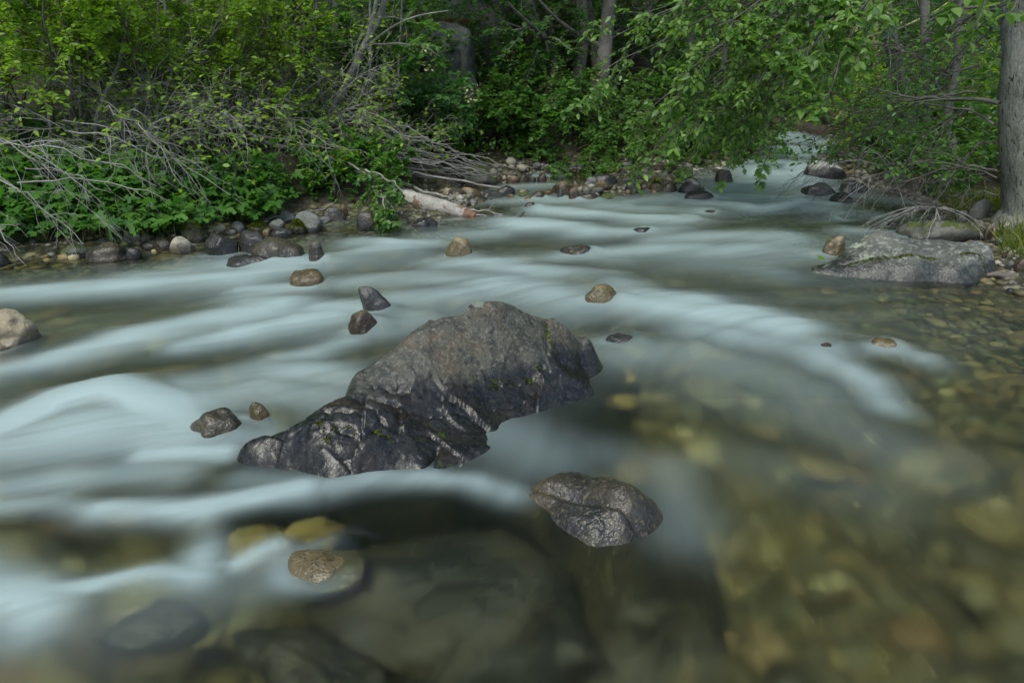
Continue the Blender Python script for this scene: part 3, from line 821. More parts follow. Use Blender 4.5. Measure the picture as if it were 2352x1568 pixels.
# left-bank cluster
R(Z2(0, 335, 155, 560), 'brown', 'tall brown boulder standing among the leafy plants on the left bank', ang=.3, onland=True)
R(Z2(165, 515, 265, 565), 'mossy', 'low mossy stone at the foot of the tall brown boulder', ang=.3, onland=True, sub=3)
R(Z2(330, 553, 502, 660), 'grey', 'slanting grey-green rock above the moss-tufted boulder', ang=.8, onland=True)
R(Z2(460, 577, 747, 728), 'grey', 'broad grey boulder with a wet black flank in the bank cluster', ang=.4)
R(Z2(253, 628, 412, 735), 'grey', 'wedge-like grey stone beside the bright moss stone', ang=.8)
R(Z2(283, 698, 472, 768), 'dark', 'smooth black oval stone in front of the wedge-like grey stone', ang=.1)
R(Z2(63, 640, 257, 756), 'fullmoss', 'stone under a bright green moss cushion in the bank cluster', ang=.2)
R(Z2(203, 708, 282, 764), 'tan', 'small tan stone in front of the bright moss cushion stone', ang=.3, sub=3)
R(Z2(420, 640, 592, 745), 'fullmoss', 'moss-tufted stone leaning on the broad grey boulder', ang=.2)
R(Z2(688, 603, 807, 675), 'grey', 'small blue-grey stone right of the broad grey boulder', ang=.3)
R(Z2(718, 488, 942, 668), 'darktan', 'black boulder with a tan base left of the hanging green spray', ang=.4)
R(Z2(868, 493, 962, 600), 'brown', 'round brown stone behind the black boulder with tan base', ang=.2, onland=True)
R(Z2(1022, 570, 1252, 716), 'darktan', 'rounded black boulder with brown flank behind the hanging green spray', ang=.2)
R(Z2(1512, 600, 1748, 720), 'dark', 'angular black rock in the water under the fallen birch log', ang=.9)
R(Z2(1738, 636, 1852, 684), 'dark', 'small black rock right beneath the end of the birch log', ang=.5, sub=3)
R(Z2(520, 555, 580, 590), 'tan', 'little tan stone perched behind the broad grey boulder', ang=.2, sub=3, onland=True)
R((200, 848 - 240, 300, 618), 'beddark', 'dark stone sunk in the left pool', ang=.2, sub=3, sink=.06)
# gravel bar and beyond
R(Z1(0, 48, 352, 218), 'halfmoss', 'big moss-topped boulder with a black end behind the stick pile', ang=.4)
bar = [
 ((293, 98, 382, 140), 'pale', 'flat pinkish white stone right behind the moss-topped boulder', .4),
 ((428, 130, 522, 190), 'red', 'reddish block stone in the row behind the side channel', .5),
 ((515, 120, 607, 184), 'brown', 'round tan-brown stone beside the reddish block', .2),
 ((606, 136, 666, 178), 'grey', 'grey stone between two round brown ones in the row', .4),
 ((668, 118, 750, 184), 'brown', 'rightmost round brown stone in the row by the side channel', .2),
 ((388, 140, 432, 190), 'white', 'small white stone just left of the reddish block', .3),
 ((186, 196, 280, 232), 'tan', 'tan oval stone at the foot of the moss-topped boulder', .1),
 ((340, 218, 507, 284), 'dark', 'black humped stone alone in the side channel', .2),
 ((0, 238, 242, 345), 'tan', 'large tan rounded boulder above the birch log end', .2),
 ((13, 296, 187, 360), 'dark', 'black stone leaning on the large tan boulder', .4),
 ((243, 300, 322, 340), 'dark', 'bluish black stone in the water right of the large tan boulder', .2),
 ((508, 260, 612, 315), 'halfmoss', 'greenish oval stone beside the yellow-brown leaning stone', .2),
 ((595, 254, 750, 340), 'brown', 'yellow-brown leaning stone at the left end of the gravel bar', .4),
 ((558, 302, 652, 345), 'tan', 'tan stone under the yellow-brown leaning stone', .3),
 ((560, 348, 680, 410), 'dark', 'black pointed stone standing off the gravel bar front', .7),
 ((720, 238, 802, 294), 'tan', 'tan cobble left of the broad brown-grey boulder on the bar', .3),
 ((785, 188, 977, 285), 'brown', 'broad brown-grey boulder on the gravel bar', .3),
 ((948, 176, 1030, 242), 'tan', 'upright tan stone behind the broad brown-grey boulder', .3),
 ((828, 248, 892, 322), 'dark', 'narrow black stone before the broad brown-grey boulder', .4),
 ((918, 243, 1012, 336), 'brown', 'dark brown angular stone beside the black and tan egg stone', .9),
 ((1001, 268, 1174, 340), 'darktan', 'black and tan egg-shaped stone at the front of the bar', .1),
 ((1028, 186, 1117, 248), 'grey', 'grey block behind the black and tan egg stone', .5),
 ((1045, 146, 1167, 206), 'grey', 'dark grey flat stone at the back of the bar', .4),
 ((1110, 118, 1322, 198), 'dark', 'large low dark boulder at the back of the bar', .3),
 ((1366, 88, 1472, 142), 'tan', 'tan dome topping the back of the bar', .2),
 ((1343, 116, 1467, 184), 'mossy', 'mossy dark boulder under the tan dome', .3),
 ((1363, 158, 1517, 278), 'dark', 'chunky black boulder at the centre of the bar', .5),
 ((1473, 120, 1577, 186), 'grey', 'pale grey-tan rounded stone right of the mossy dark boulder', .2),
 ((1576, 116, 1642, 152), 'white', 'small pale stone behind the low black slab', .2),
 ((1580, 148, 1802, 200), 'dark', 'low black slab at the right part of the bar', .4),
 ((1588, 158, 1697, 244), 'mossy', 'black stone with mossy face below the low black slab', .7),
 ((1653, 184, 1802, 276), 'darktan', 'tan-flanked dark block at the right front of the bar', .5),
 ((1788, 52, 1937, 172), 'grey', 'tall dark grey boulder at the bank behind the white-capped rock', .4),
 ((1113, 203, 1192, 248), 'grey', 'small blue-grey cobble in the middle of the bar', .3),
 ((1158, 178, 1217, 212), 'tan', 'small tan cobble behind the blue-grey cobble', .2),
 ((1168, 278, 1327, 326), 'halfmoss', 'low greenish black stone at the bar waterline', .4),
 ((1543, 188, 1592, 254), 'brown', 'narrow brown stone between trickles on the bar', .3),
 ((1283, 193, 1352, 240), 'tan', 'tan cobble left of the chunky black boulder', .3),
 ((1188, 198, 1287, 250), 'brown', 'brown cobble in the bar hollow', .3),
 ((1368, 243, 1432, 284), 'tan', 'yellowish cobble under the chunky black boulder', .2),
 ((1563, 238, 1662, 275), 'tan', 'yellowish flat stone at the bar waterline', .2),
 ((1797, 162, 2027, 295), 'cap', 'white-capped black rock where the main rapid begins', .6),
 ((1840, 238, 2112, 345), 'dark', 'wet black rock at the foot of the white-capped rock', .6),
 ((2088, 98, 2262, 205), 'darktan', 'rust-footed dark rock under the drooping alder leaves', .5),
 ((1183, 70, 1337, 122), 'mossy', 'mossy boulder under the far bank behind the bar', .3),
 ((368, 26, 522, 124), 'mossy', 'mossy boulder in the dark hollow of the far bank', .4),
 ((1640, 123, 1782, 170), 'tan', 'flat tan stone behind the low black slab', .3),
 ((513, 233, 612, 265), 'pale', 'pale half-drowned stone in the side channel', .1),
 ((433, 276, 497, 310), 'tan', 'yellow half-drowned stone in the side channel', .2)]
for b, m, l, a in bar:
    R(Z1(*b), m, l, ang=a, sub=3)
for b, m, l, a in [((1740, 318, 1902, 405), 'tan', 'tan stone behind the white egg on the gravel above the log', .2), ((1788, 358, 1903, 432), 'white', 'white egg-like stone on the gravel above the birch log', .2), ((1813, 413, 1932, 458), 'white', 'flat whitish stone below the white egg', .3),
                   ((1718, 438, 1842, 484), 'tan', 'low tan stone touching the birch log', .3), ((1668, 348, 1732, 424), 'dark', 'dark narrow stone left of the white egg', .4), ((1793, 443, 1862, 494), 'pale', 'small cream stone under the flat whitish stone', .3), ((1623, 363, 1682, 410), 'pale', 'small pale stone at the left of the gravel above the log', .3)]:
    R(Z2(*b), m, l, ang=a, sub=3)
# upstream right
for b, m, l, a in [((678, 456, 852, 530), 'dark', 'black double-humped stone at the foot of the cascade', .3), ((848, 452, 992, 498), 'beddark', 'drowned dark stone left of the broad dark slab', .2), ((888, 408, 1422, 596), 'cap', 'broad dark slab with a pale top in the upper rapids', .5),
                   ((843, 610, 952, 660), 'dark', 'small drowned dome above the glossy black boulder', .1), ((863, 632, 1242, 778), 'dark', 'glossy black domed boulder in the upper rapids', .3), ((1183, 737, 1462, 882), 'dark', 'faceted black rock just below the glossy domed boulder', .9),
                   ((1283, 602, 1622, 745), 'dark', 'sloping wet black rock under the dead twigs upstream', .5), ((663, 818, 882, 915), 'halfmoss', 'drowned green stone in the bulge below the glossy dome', .2), ((1268, 978, 1552, 1030), 'dark', 'flat black stone with water combing over it', .4),
                   ((1838, 1038, 1992, 1090), 'dark', 'small black stone behind the mossy slab', .3), ((918, 236, 1052, 305), 'dark', 'black step stone in the cascade', .9), ((1083, 303, 1192, 364), 'tan', 'tan stone beside the cascade', .4), ((1028, 362, 1162, 450), 'halfmoss', 'moss-backed tan stone below the cascade', .3),
                   ((938, 403, 1032, 454), 'dark', 'little black stone below the cascade', .4), ((1248, 356, 1432, 475), 'tan', 'large tan boulder behind the broad dark slab', .3), ((1178, 212, 1292, 284), 'mossy', 'mossy stone at the right of the cascade top', .3), ((1448, 272, 1562, 375), 'brown', 'dark brown stone behind the large tan boulder', .3),
                   ((1578, 302, 1752, 395), 'grey', 'grey-green boulder on the upstream right bank', .3), ((1778, 268, 1902, 345), 'grey', 'pale grey stone at the upstream bank corner', .3)]:
    R(Z4(*b), m, l, ang=a, sub=3 if b[2] - b[0] < 260 else 4)
# drowned or awash stones in the rapids
for b, m, l in [((1448, 520, 1502, 543), 'dark', 'purple-black dome awash in mid rapids'), ((1548, 503, 1602, 515), 'darktan', 'thin brown stone just breaking the upper rapids'), ((1610, 484, 1650, 497), 'dark', 'dark dome awash beneath the white-capped rock'),
                ((1885, 550, 1938, 592), 'tan', 'orange tan rounded stone at the tip of the lichen slab'), ((1995, 776, 2060, 812), 'tan', 'pinkish stone breaking the right-hand shallows'), ((1870, 790, 1925, 815), 'brown', 'brown stone awash left of the pinkish stone in the shallows')]:
    R(b, m, l, ang=.3)
def sunk(px, py, wpx, hpx, depth, mat, label, ang=.05, high=.5):
    _seed[0] += 1
    p = on_z(px, py, -depth)
    dc = p[1] * CP + CAM_H * SP
    a = wpx / 2 * dc / FPX
    b = abs(on_z(px, py - hpx / 2, -depth)[1] - on_z(px, py + hpx / 2, -depth)[1]) / 2
    put_rock('submerged_rock', label, mat, p[0], p[1], -depth - min(a, b) * high, (a, b, min(a, b) * high), _seed[0], .45, 4, .35 * math.sin(_seed[0]), group=None, rough=.1)
sunk(1010, 1320, 660, 330, .015, 'beddark', 'huge dark submerged boulder under the smooth water bulge in front', .3, .6)
sunk(590, 1235, 150, 95, .01, 'bedgold', 'golden brown submerged stone at the lip of the left-hand chute', .2, .8)
sunk(720, 1215, 150, 80, .03, 'bedgold', 'ochre submerged stone beside the golden brown one', .2, .6)
sunk(350, 1415, 250, 110, .005, 'beddark', 'dark speckled submerged boulder at the bottom left chute', .3, .7)
sunk(455, 1460, 130, 70, .08, 'bedstone', 'pale green submerged stone beside the dark speckled boulder', .3, .5)
sunk(700, 1500, 420, 130, .03, 'beddark', 'dark submerged boulder along the bottom edge, left of centre', .3, .6)
R((660, 1265, 848, 1362), 'tan', 'mottled pale stone breaking the smooth water bulge in front', ang=.4)
for px, py, wp, hp_, m, l in [(680, 690, 110, 34, 'bedgold', 'yellow submerged stone under the oval speckled stone'), (1545, 676, 70, 22, 'bedstone', 'pale submerged stone upstream of the golden oval stone'), (1700, 705, 190, 30, 'beddark', 'dark submerged shelf right of the golden oval stone'),
                               (1885, 722, 110, 32, 'beddark', 'dark green submerged stone in the right-hand shallows'), (2300, 893, 170, 50, 'bedgold', 'pale yellow submerged slab at the right picture edge'), (1440, 945, 66, 34, 'bedgold', 'yellow submerged stone right of the big boulder'),
                               (1650, 950, 100, 40, 'bedstone', 'pale submerged stone in the pool right of the big boulder'), (1425, 885, 70, 40, 'bedgold', 'tan submerged stone at the right tail of the big boulder'), (960, 565, 90, 22, 'bedgold', 'pale submerged stone left of the pyramid stone'),
                               (1050, 1310, 130, 80, 'bedstone', 'pale round submerged stone on the huge dark one'), (1460, 1400, 150, 90, 'beddark', 'dark brown submerged stone at the bottom centre'), (1310, 1500, 170, 110, 'beddark', 'dim brown submerged stone at the bottom edge right of centre'),
                               (1880, 1100, 110, 50, 'bedgold', 'olive submerged stone in the calm pool at right'), (1905, 820 + 540, 100, 50, 'bedstone', 'pale green submerged stone in the lower right pool'), (2230, 1390, 120, 60, 'bedstone', 'pale submerged stone near the lower right corner'), (820, 1500, 150, 80, 'bedgold', 'tan submerged stone at the bottom left of centre'),
                               (300, 1210, 90, 30, 'bedgold', 'yellowish stone deep in the left chute'), (1800, 760, 100, 24, 'beddark', 'dark submerged stone at the lip of the right-hand shallows')]:
    sunk(px, py, wp, hp_, .15, m, l, .3, .5)
# right bank
R(Z3(170, 435, 1242, 690), 'halfmoss', 'speckled dark slab with moss pads behind the lichen slab', ang=.4, sub=4, deep=.5)
for b, m, l, a in [((583, 348, 792, 452), 'grey', 'dark grey stone behind the slab with moss pads', .3), ((918, 288, 1087, 402), 'grey', 'grey boulder beside the leaning slab by the tree', .4), ((948, 373, 1077, 442), 'grey', 'smaller grey stone under the grey boulder by the tree', .3),
                   ((1060, 148, 1312, 405), 'grey', 'large leaning grey slab in the grass left of the tree', .8), ((1248, 438, 1352, 665), 'brown', 'upright brown stone at the end of the slab with moss pads', .3), ((1343, 448, 1407, 508), 'grey', 'small grey stone behind the upright brown stone', .2),
                   ((1488, 443, 1582, 528), 'pale', 'slim pale stone lying in the grass below the seedling', .4), ((1548, 508, 1607, 574), 'grey', 'little rounded grey stone below the slim pale one', .2), ((1358, 503, 1412, 574), 'pale', 'small pale stone right of the upright brown stone', .2),
                   ((1408, 618, 1592, 725), 'grey', 'broad grey stone half in grass at the slab end', .3), ((1618, 878, 1800, 1055), 'brown', 'big tan-brown stone above the root at the right edge', .3), ((1528, 908, 1642, 1015), 'grey', 'blue-grey stone left of the big tan-brown stone', .3),
                   ((1588, 988, 1667, 1055), 'grey', 'small grey pebble-like stone above the root', .2), ((1478, 778, 1547, 905), 'brown', 'narrow brown stone in dead grass by the slab end', .4), ((1558, 778, 1637, 855), 'pale', 'pale flat stone in the grass near the right edge', .4), ((1540, 1235, 1660, 1300), 'dark', 'thin black stone at the waterline below the root', .5)]:
    R(Z3(*b), m, l, ang=a, sub=3, onland=True)

# ------------------------------------------------------------------ water
wx = np.concatenate([np.linspace(-9, -3.2, 70, endpoint=False), np.linspace(-3.2, 4.2, 300, endpoint=False), np.linspace(4.2, 7, 30)])
wy = np.concatenate([np.linspace(-3, .9, 20, endpoint=False), np.geomspace(.9, 16, 300)])
X, Y = np.meshgrid(wx, wy)
fast = sstep(.15, .9, -sdist(X, Y))
foam = np.zeros_like(X)
crest = np.zeros_like(X)
for pts, hw, a in S:
    wp = [on_water(*p) for p in pts]
    for k in range(len(pts) - 1):
        A, B = wp[k][:2], wp[k + 1][:2]
        m = ((pts[k][0] + pts[k + 1][0]) / 2, (pts[k][1] + pts[k + 1][1]) / 2)
        r = .5 * abs(on_water(m[0], m[1] - hw)[1] - on_water(m[0], m[1] + hw)[1]) * (1.3 if m[1] < 900 else 1.25)
        ab = B - A
        t = np.clip(((X - A[0]) * ab[0] + (Y - A[1]) * ab[1]) / (ab @ ab), 0, 1)
        d2 = (X - A[0] - t * ab[0]) ** 2 + (Y - A[1] - t * ab[1]) ** 2
        g = a * np.exp(-d2 / (r * r))
        foam = np.maximum(foam, g) + .22 * np.minimum(foam, g)
        crest = np.maximum(crest, a * np.exp(-d2 / (1.6 * r * r)) * min(r, .16))
fl = np.stack([-.93 * X - .37 * Y, .37 * X - .93 * Y], -1)
fr_ = np.stack([.55 * X - .83 * Y, .83 * X + .55 * Y], -1)
wr = (sstep(-.6, 1.6, X) * sstep(4.2, 2.2, Y))[..., None]
flow = fl * (1 - wr) + fr_ * wr
flow[..., 1] += .12 * fbm(V3(X * .8, Y * .8, 0), 31, 3)
base = .12 * sstep(1.9, 3.0, Y + .35 * np.clip(-X, -1, 1)) * fast * sstep(3.2, 1.2, X - .25 * (Y - 3.5)) + .0
base = base * (.6 + .9 * sstep(-.5, .6, fbm(V3(flow[..., 0] * 1.0, flow[..., 1] * 3.2, 0), 33, 3)))
foam = np.clip(foam, 0, 1.2) ** 1.1
foam = np.clip(foam + base * (1 - foam), 0, 1.15)
foam = foam * (1 - .8 * sstep(.75, .2, -sdist(X, Y)) * sstep(7.0, 6.3, Y))
for (p, hw, a) in DEEP:
    c0 = on_water(*p)
    r = .5 * abs(on_water(p[0], p[1] - hw)[1] - on_water(p[0], p[1] + hw)[1]) * 1.3
    q = np.stack([X - c0[0], Y - c0[1]], -1)
    al = q @ np.array([-.97, -.24]); ac = q @ np.array([.24, -.97])
    foam = foam * (1 - a * np.exp(-(al / (3.2 * r)) ** 2 - (ac / r) ** 2))
pil = np.zeros_like(X)
for (rx_, ry_, ra_, rb_) in WET:                     # wakes and pillows round every stone that stands in the flow
    q = np.stack([X - rx_, Y - ry_], -1)
    dn = np.array([-.93, -.37]) if ry_ > 2.9 or rx_ < .3 else np.array([.35, -.93])
    al = q @ dn
    ac = q @ np.array([-dn[1], dn[0]])
    rad_ = .5 * (ra_ + rb_)
    ring = np.exp(-((np.hypot(q[..., 0] / ra_, q[..., 1] / rb_) - 1.02) * rad_ / .035) ** 2)
    wake = np.exp(-(ac / (rad_ * (.55 + .25 * np.clip(al / rad_, 0, 5)))) ** 2) * sstep(.2 * rad_, 1.1 * rad_, al) * np.exp(-np.clip(al, 0, 9) / (4.5 * rad_))
    g = np.clip(.30 * ring * sstep(-1.2, .6, al / rad_) + .38 * wake, 0, 1) * fast
    foam = foam + g * (1 - np.clip(foam, 0, 1))
    pil = pil + .028 * np.exp(-((np.hypot(q[..., 0] / ra_, q[..., 1] / rb_) - .95) * rad_ / .06) ** 2) * sstep(.5, -.9, al / rad_) * fast
HUMP = [((1000, 1230), .34, .035), ((270, 925), .22, .05), ((590, 1235), .12, .04), ((350, 1400), .16, .05), ((1385, 660), .14, .035), ((860, 745), .1, .03), ((1950, 790), .12, .02), ((880, 570), .2, .03), ((1830, 480), .2, .03)]
hgt = pil + crest * .30 + .012 * fbm(V3(flow[..., 0] * 1.2, flow[..., 1] * 3.5, 0), 35, 3) * fast
for p, r, h in HUMP:
    c0 = on_water(*p)
    hgt += h * np.exp(-((X - c0[0]) ** 2 + (Y - c0[1]) ** 2) / (r * r))
blur = np.clip(.25 + .75 * sstep(.0, .9, -sdist(X, Y)) + .4 * sstep(2.7, 1.7, Y), 0, 1.4) * (1 - .55 * sstep(1.7, 2.6, X) * sstep(2.2, 3.0, Y))
vw = np.stack([X, Y, W(Y) + hgt], -1).reshape(-1, 3)
nx, ny = len(wx), len(wy)
i = np.arange((ny - 1) * nx).reshape(ny - 1, nx)[:, :-1].ravel()
wo = MB().add(vw, np.stack([i, i + 1, i + nx + 1, i + nx], -1)).build('water', M['water'], kind='structure')
for nm, arr in (('foam', foam), ('blur', blur), ('fine', 1 - sstep(-.4, .5, X) * sstep(3.9, 3.0, Y))):
    wo.data.attributes.new(nm, 'FLOAT', 'POINT').data.foreach_set('value', arr.astype(np.float32).ravel())
wo.data.attributes.new('flow', 'FLOAT_VECTOR', 'POINT').data.foreach_set('vector', np.concatenate([flow, np.zeros_like(flow[..., :1])], -1).astype(np.float32).ravel())

# pebbles (too many to count) on bed and shores
rg = np.random.default_rng(5)
def pebbles(name, n, fx, fy, keep, smin, smax, mats, label, cat, sub=1, bury=.3, flat=.55):
    x, y = fx(n), fy(n)
    k = keep(x, y)
    x, y = x[k], y[k]
    z = T(x, y)
    v0, f0 = ico(sub)
    for j, mt in enumerate(mats):
        pass
    s = smin * (smax / smin) ** (rg.random(len(x)) ** 1.7)
    mb = MB()
    pick = rg.integers(0, len(mats), len(x))
    for j in range(len(mats)):
        sel = np.where(pick == j)[0]
        nn = len(sel)
        sh = np.stack([rg.uniform(.8, 1.25, nn), rg.uniform(.7, 1., nn), rg.uniform(flat * .8, flat * 1.3, nn)], -1) * s[sel, None]
        a = rg.uniform(0, 6.28, nn)
        p = v0[None] * (1 + .22 * vnoise(v0[None] * 1.3 + sel[:, None, None] * 3.1, 3)[..., None]) * sh[:, None]
        ca, sa = np.cos(a)[:, None], np.sin(a)[:, None]
        q = np.stack([p[..., 0] * ca - p[..., 1] * sa, p[..., 0] * sa + p[..., 1] * ca, p[..., 2]], -1)
        q = q + np.stack([x[sel], y[sel], z[sel] + sh[:, 2] * (1 - 2 * bury)], -1)[:, None]
        f = f0[None] + (np.arange(nn) * len(v0))[:, None, None]
        mb.add(q.reshape(-1, 3), f.reshape(-1, 3), j, np.repeat(rg.random(nn), len(v0)))
    o = mb.build(name, mats, kind='stuff')
    return tag(o, label, cat)
def pebble_mat(name, stops):
    t = NT(name)
    v = t.n('Attribute', {'attribute_name': 'var'}).outputs['Fac']
    c = t.ramp(v, stops)
    vec = t.n('TexCoord').outputs['Object']
    n = t.noise(vec, 90., 4, .7)
    c = t.mix(t.rng(n.outputs[0], .42, .7, 0, .6), c, t.mix(1., c, (.4, .4, .38), 'MULTIPLY'))
    return t.end(t.n('BsdfPrincipled', None, Base__Color=c, Roughness=.6, Normal=t.bump(n.outputs[0], .4, .006)))
M['peb_bed'] = pebble_mat('bed_pebbles', [(0, (.03, .028, .016)), (.25, (.10, .08, .034)), (.5, (.21, .165, .065)), (.7, (.09, .092, .055)), (.85, (.17, .10, .042)), (1, (.38, .345, .19))])
M['peb_shore'] = pebble_mat('shore_pebbles', [(0, (.05, .05, .046)), (.3, (.13, .115, .085)), (.55, (.22, .20, .155)), (.75, (.11, .112, .105)), (1, (.36, .34, .29))])
U = lambda a, b: (lambda n: rg.uniform(a, b, n))
pebbles('riverbed_pebbles', 12000, U(-3.6, 4.2), lambda n: np.exp(rg.uniform(math.log(.95), math.log(5.6), n)), lambda x, y: sdist(x, y) < .05, .014, .06, [M['peb_bed']], 'golden brown pebbles covering the stream bed', 'pebbles')
pebbles('riverbed_pebbles', 1500, U(-2.8, 3.6), lambda n: np.exp(rg.uniform(math.log(.95), math.log(5.2), n)), lambda x, y: (sdist(x, y) < -.1) & (rg.random(len(x)) > .93 * sstep(.4, 1.6, x) * sstep(1.7, 2.8, y)), .045, .12, [M['peb_bed']], 'larger pale and dark cobbles scattered over the stream bed', 'cobbles', 2, .4)
pebbles('shore_gravel', 9000, U(-4.5, 4.8), U(3.4, 10), lambda x, y: (np.abs(sdist(x, y) - .08) < .22) & (rg.random(len(x)) < .9), .010, .034, [M['peb_shore']], 'loose pale gravel strewn along the water edges', 'gravel')
bx = on_water(1400, 435); bx2 = on_water(1110, 440); bx3 = on_water(1900, 385)
def bars(x, y): return (T(x, y) - W(y) > -.03) & (sdist(x, y) < .1)
pebbles('shore_gravel', 16000, U(-1, 5), U(6.2, 11), bars, .016, .055, [M['peb_shore']], 'pale gravel and small cobbles heaped on the bars in midstream', 'gravel')
cob = []
tries = 0
while len(cob) < 150 and tries < 4000:
    tries += 1
    x_, y_ = rg.uniform(-.9, 3.0), rg.uniform(6.6, 9.6)
    a_ = np.array([x_]); b_ = np.array([y_])
    if bars(a_, b_)[0] and all((x_ - c[0]) ** 2 + (y_ - c[1]) ** 2 > .0064 for c in cob):
        cob.append((x_, y_))
cm = []
for k in range(8):
    p, f = rock_verts(900 + k, (1, .82, .62), .2, 2, .05)
    cm.append([MB().add(p, f).mesh('cobble', M[mm]) for mm in ('tan', 'pale', 'grey', 'brown', 'darktan')])
for k, (x_, y_) in enumerate(cob):
    o = link('cobble', cm[k % 8][int(rg.choice(5, p=[.18, .15, .37, .1, .2]))])
    s_ = rg.uniform(.04, .085)
    o.scale = (s_, s_, s_)
    o.rotation_euler = (rg.uniform(-.2, .2), rg.uniform(-.2, .2), rg.uniform(0, 6.28))
    o.location = (x_, y_, ground(x_, y_) + s_ * .25)
    tag(o, 'small rounded cobble among many alike on the midstream gravel bars', 'cobble', 'cobbles heaped on the gravel bars')

# ------------------------------------------------------------------ growing things
UP = np.array([0, 0, 1.])
def tube(pts, rad, k=4):                        # pts (N,S,3), rad (N,S)
    pts = np.asarray(pts, float)
    N, S_, _ = pts.shape
    tg = np.empty_like(pts)
    tg[:, 1:-1] = pts[:, 2:] - pts[:, :-2]
    tg[:, 0] = pts[:, 1] - pts[:, 0]
    tg[:, -1] = pts[:, -1] - pts[:, -2]
    tg = nrm(tg)
    mean = nrm(pts[:, -1] - pts[:, 0])
    ref = np.where((np.abs(mean[:, 2]) > .7)[:, None], np.array([1., 0.13, 0]), UP)[:, None]
    a = nrm(np.cross(tg, ref))
    b = np.cross(a, tg)
    th = np.arange(k) * 2 * np.pi / k
    ring = pts[:, :, None] + rad[:, :, None, None] * (np.cos(th)[None, None, :, None] * a[:, :, None] + np.sin(th)[None, None, :, None] * b[:, :, None])
    idx = np.arange(N * S_ * k).reshape(N, S_, k)
    n = np.roll(idx, -1, 2)
    f = np.stack([idx[:, :-1], idx[:, 1:], n[:, 1:], n[:, :-1]], -1).reshape(-1, 4)
    return ring.reshape(-1, 3), f

def grow(start, d, length, r0, steps, jit, trop, rg, taper=.3):
    N = len(start)
    d = nrm(np.asarray(d, float))
    p = np.asarray(start, float)
    L = np.broadcast_to(np.asarray(length, float), (N,))
    out = [p]
    trop = np.asarray(trop, float)
    for k in range(steps):
        d = nrm(d + jit * rg.normal(size=(N, 3)) + trop / steps)
        p = p + d * (L / steps)[:, None]
        out.append(p)
    pts = np.stack(out, 1)
    rad = np.broadcast_to(np.asarray(r0, float), (N,))[:, None] * np.linspace(1, taper, steps + 1)[None]
    return pts, rad

def bez(a, b, sag, steps=10, jit=0., rg=None):
    a, b = np.asarray(a, float), np.asarray(b, float)
    t = np.linspace(0, 1, steps + 1)[:, None]
    m = (a + b) / 2 + np.array([0, 0, sag])
    p = (1 - t) ** 2 * a + 2 * t * (1 - t) * m + t * t * b
    if jit and rg is not None:
        p[1:-1] += rg.normal(size=(steps - 1, 3)) * jit
    return p

def kids(pts, rad, n, t0, t1, ang, rg, lf, plen=None, flat=0., rf=.6):
    N, S_, _ = pts.shape
    t = rg.uniform(t0, t1, (N, n))
    t.sort(1)
    x = t * (S_ - 1)
    i0 = np.clip(np.floor(x).astype(int), 0, S_ - 2)
    fr = (x - i0)[..., None]
    r_ = np.arange(N)[:, None]
    a, b = pts[r_, i0], pts[r_, i0 + 1]
    st_ = a + (b - a) * fr
    tg = nrm(b - a)
    rv = rg.normal(size=tg.shape)
    rv[..., 2] *= (1 - flat)
    side = nrm(rv - (rv * tg).sum(-1, keepdims=True) * tg)
    an = ang * rg.uniform(.7, 1.3, (N, n))[..., None]
    d = tg * np.cos(an) + side * np.sin(an)
    if plen is None:
        plen = np.linalg.norm(np.diff(pts, axis=1), axis=-1).sum(1)
    L = plen[:, None] * lf * rg.uniform(.6, 1.25, (N, n)) * (1.15 - .55 * t)
    r = (rad[r_, i0]) * rf
    return st_.reshape(-1, 3), d.reshape(-1, 3), L.ravel(), r.ravel()

LEAF = (np.array([[0, 0, 0], [.28, -.5, .10], [.68, -.42, .09], [1, 0, -.04], [.68, .42, .09], [.28, .5, .10]]), np.array([[0, 1, 2, 3], [0, 3, 4, 5]]))
LEAF10 = (np.array([[0, 0, 0], [.12, -.28, .05], [.38, -.5, .11], [.66, -.42, .09], [.88, -.2, .03], [1, 0, -.06], [.88, .2, .03], [.66, .42, .09], [.38, .5, .11], [.12, .28, .05], [.5, 0, 0.0]]),
          np.array([[0, 1, 2, 10], [10, 2, 3, 4], [10, 4, 5, 10 - 4], [10, 6, 7, 8], [0, 10, 8, 9]]))
def _palm():
    lob = [(-2.35, .55), (-1.95, .40), (-1.5, .78), (-1.05, .46), (-.75, .66), (-.48, .50), (-.22, .85), (0, 1.0), (.22, .85), (.48, .50), (.75, .66), (1.05, .46), (1.5, .78), (1.95, .40), (2.35, .55)]
    v = [(0.3, 0, 0)] + [(.3 + .7 * r * math.cos(a), .75 * r * math.sin(a), -.10 * r * r + .05 * (k % 2)) for k, (a, r) in enumerate(lob)]
    f = [(0, k, k + 1) for k in range(1, len(lob))]
    f = [(0, 1, 2, 3), (0, 3, 4, 5), (0, 5, 6, 7), (0, 7, 8, 9), (0, 9, 10, 11), (0, 11, 12, 13), (0, 13, 14, 15)]
    return np.array(v), np.array(f)
PALM = _palm()

def leaf_frames(pos, tg, rg, spread=.9, droop=.1, tilt=.45, fwd=.6):
    N = len(pos)
    hs = nrm(np.cross(tg, UP) + 1e-6)
    sgn = np.where(np.arange(N) % 2 == 0, 1., -1.)[:, None]
    A = nrm(tg * fwd + hs * sgn * spread + rg.normal(size=(N, 3)) * .35 - UP * droop)
    nn = nrm(UP + rg.normal(size=(N, 3)) * tilt)
    C = nrm(nn - (nn * A).sum(-1, keepdims=True) * A)
    B = np.cross(C, A)
    return A, B, C

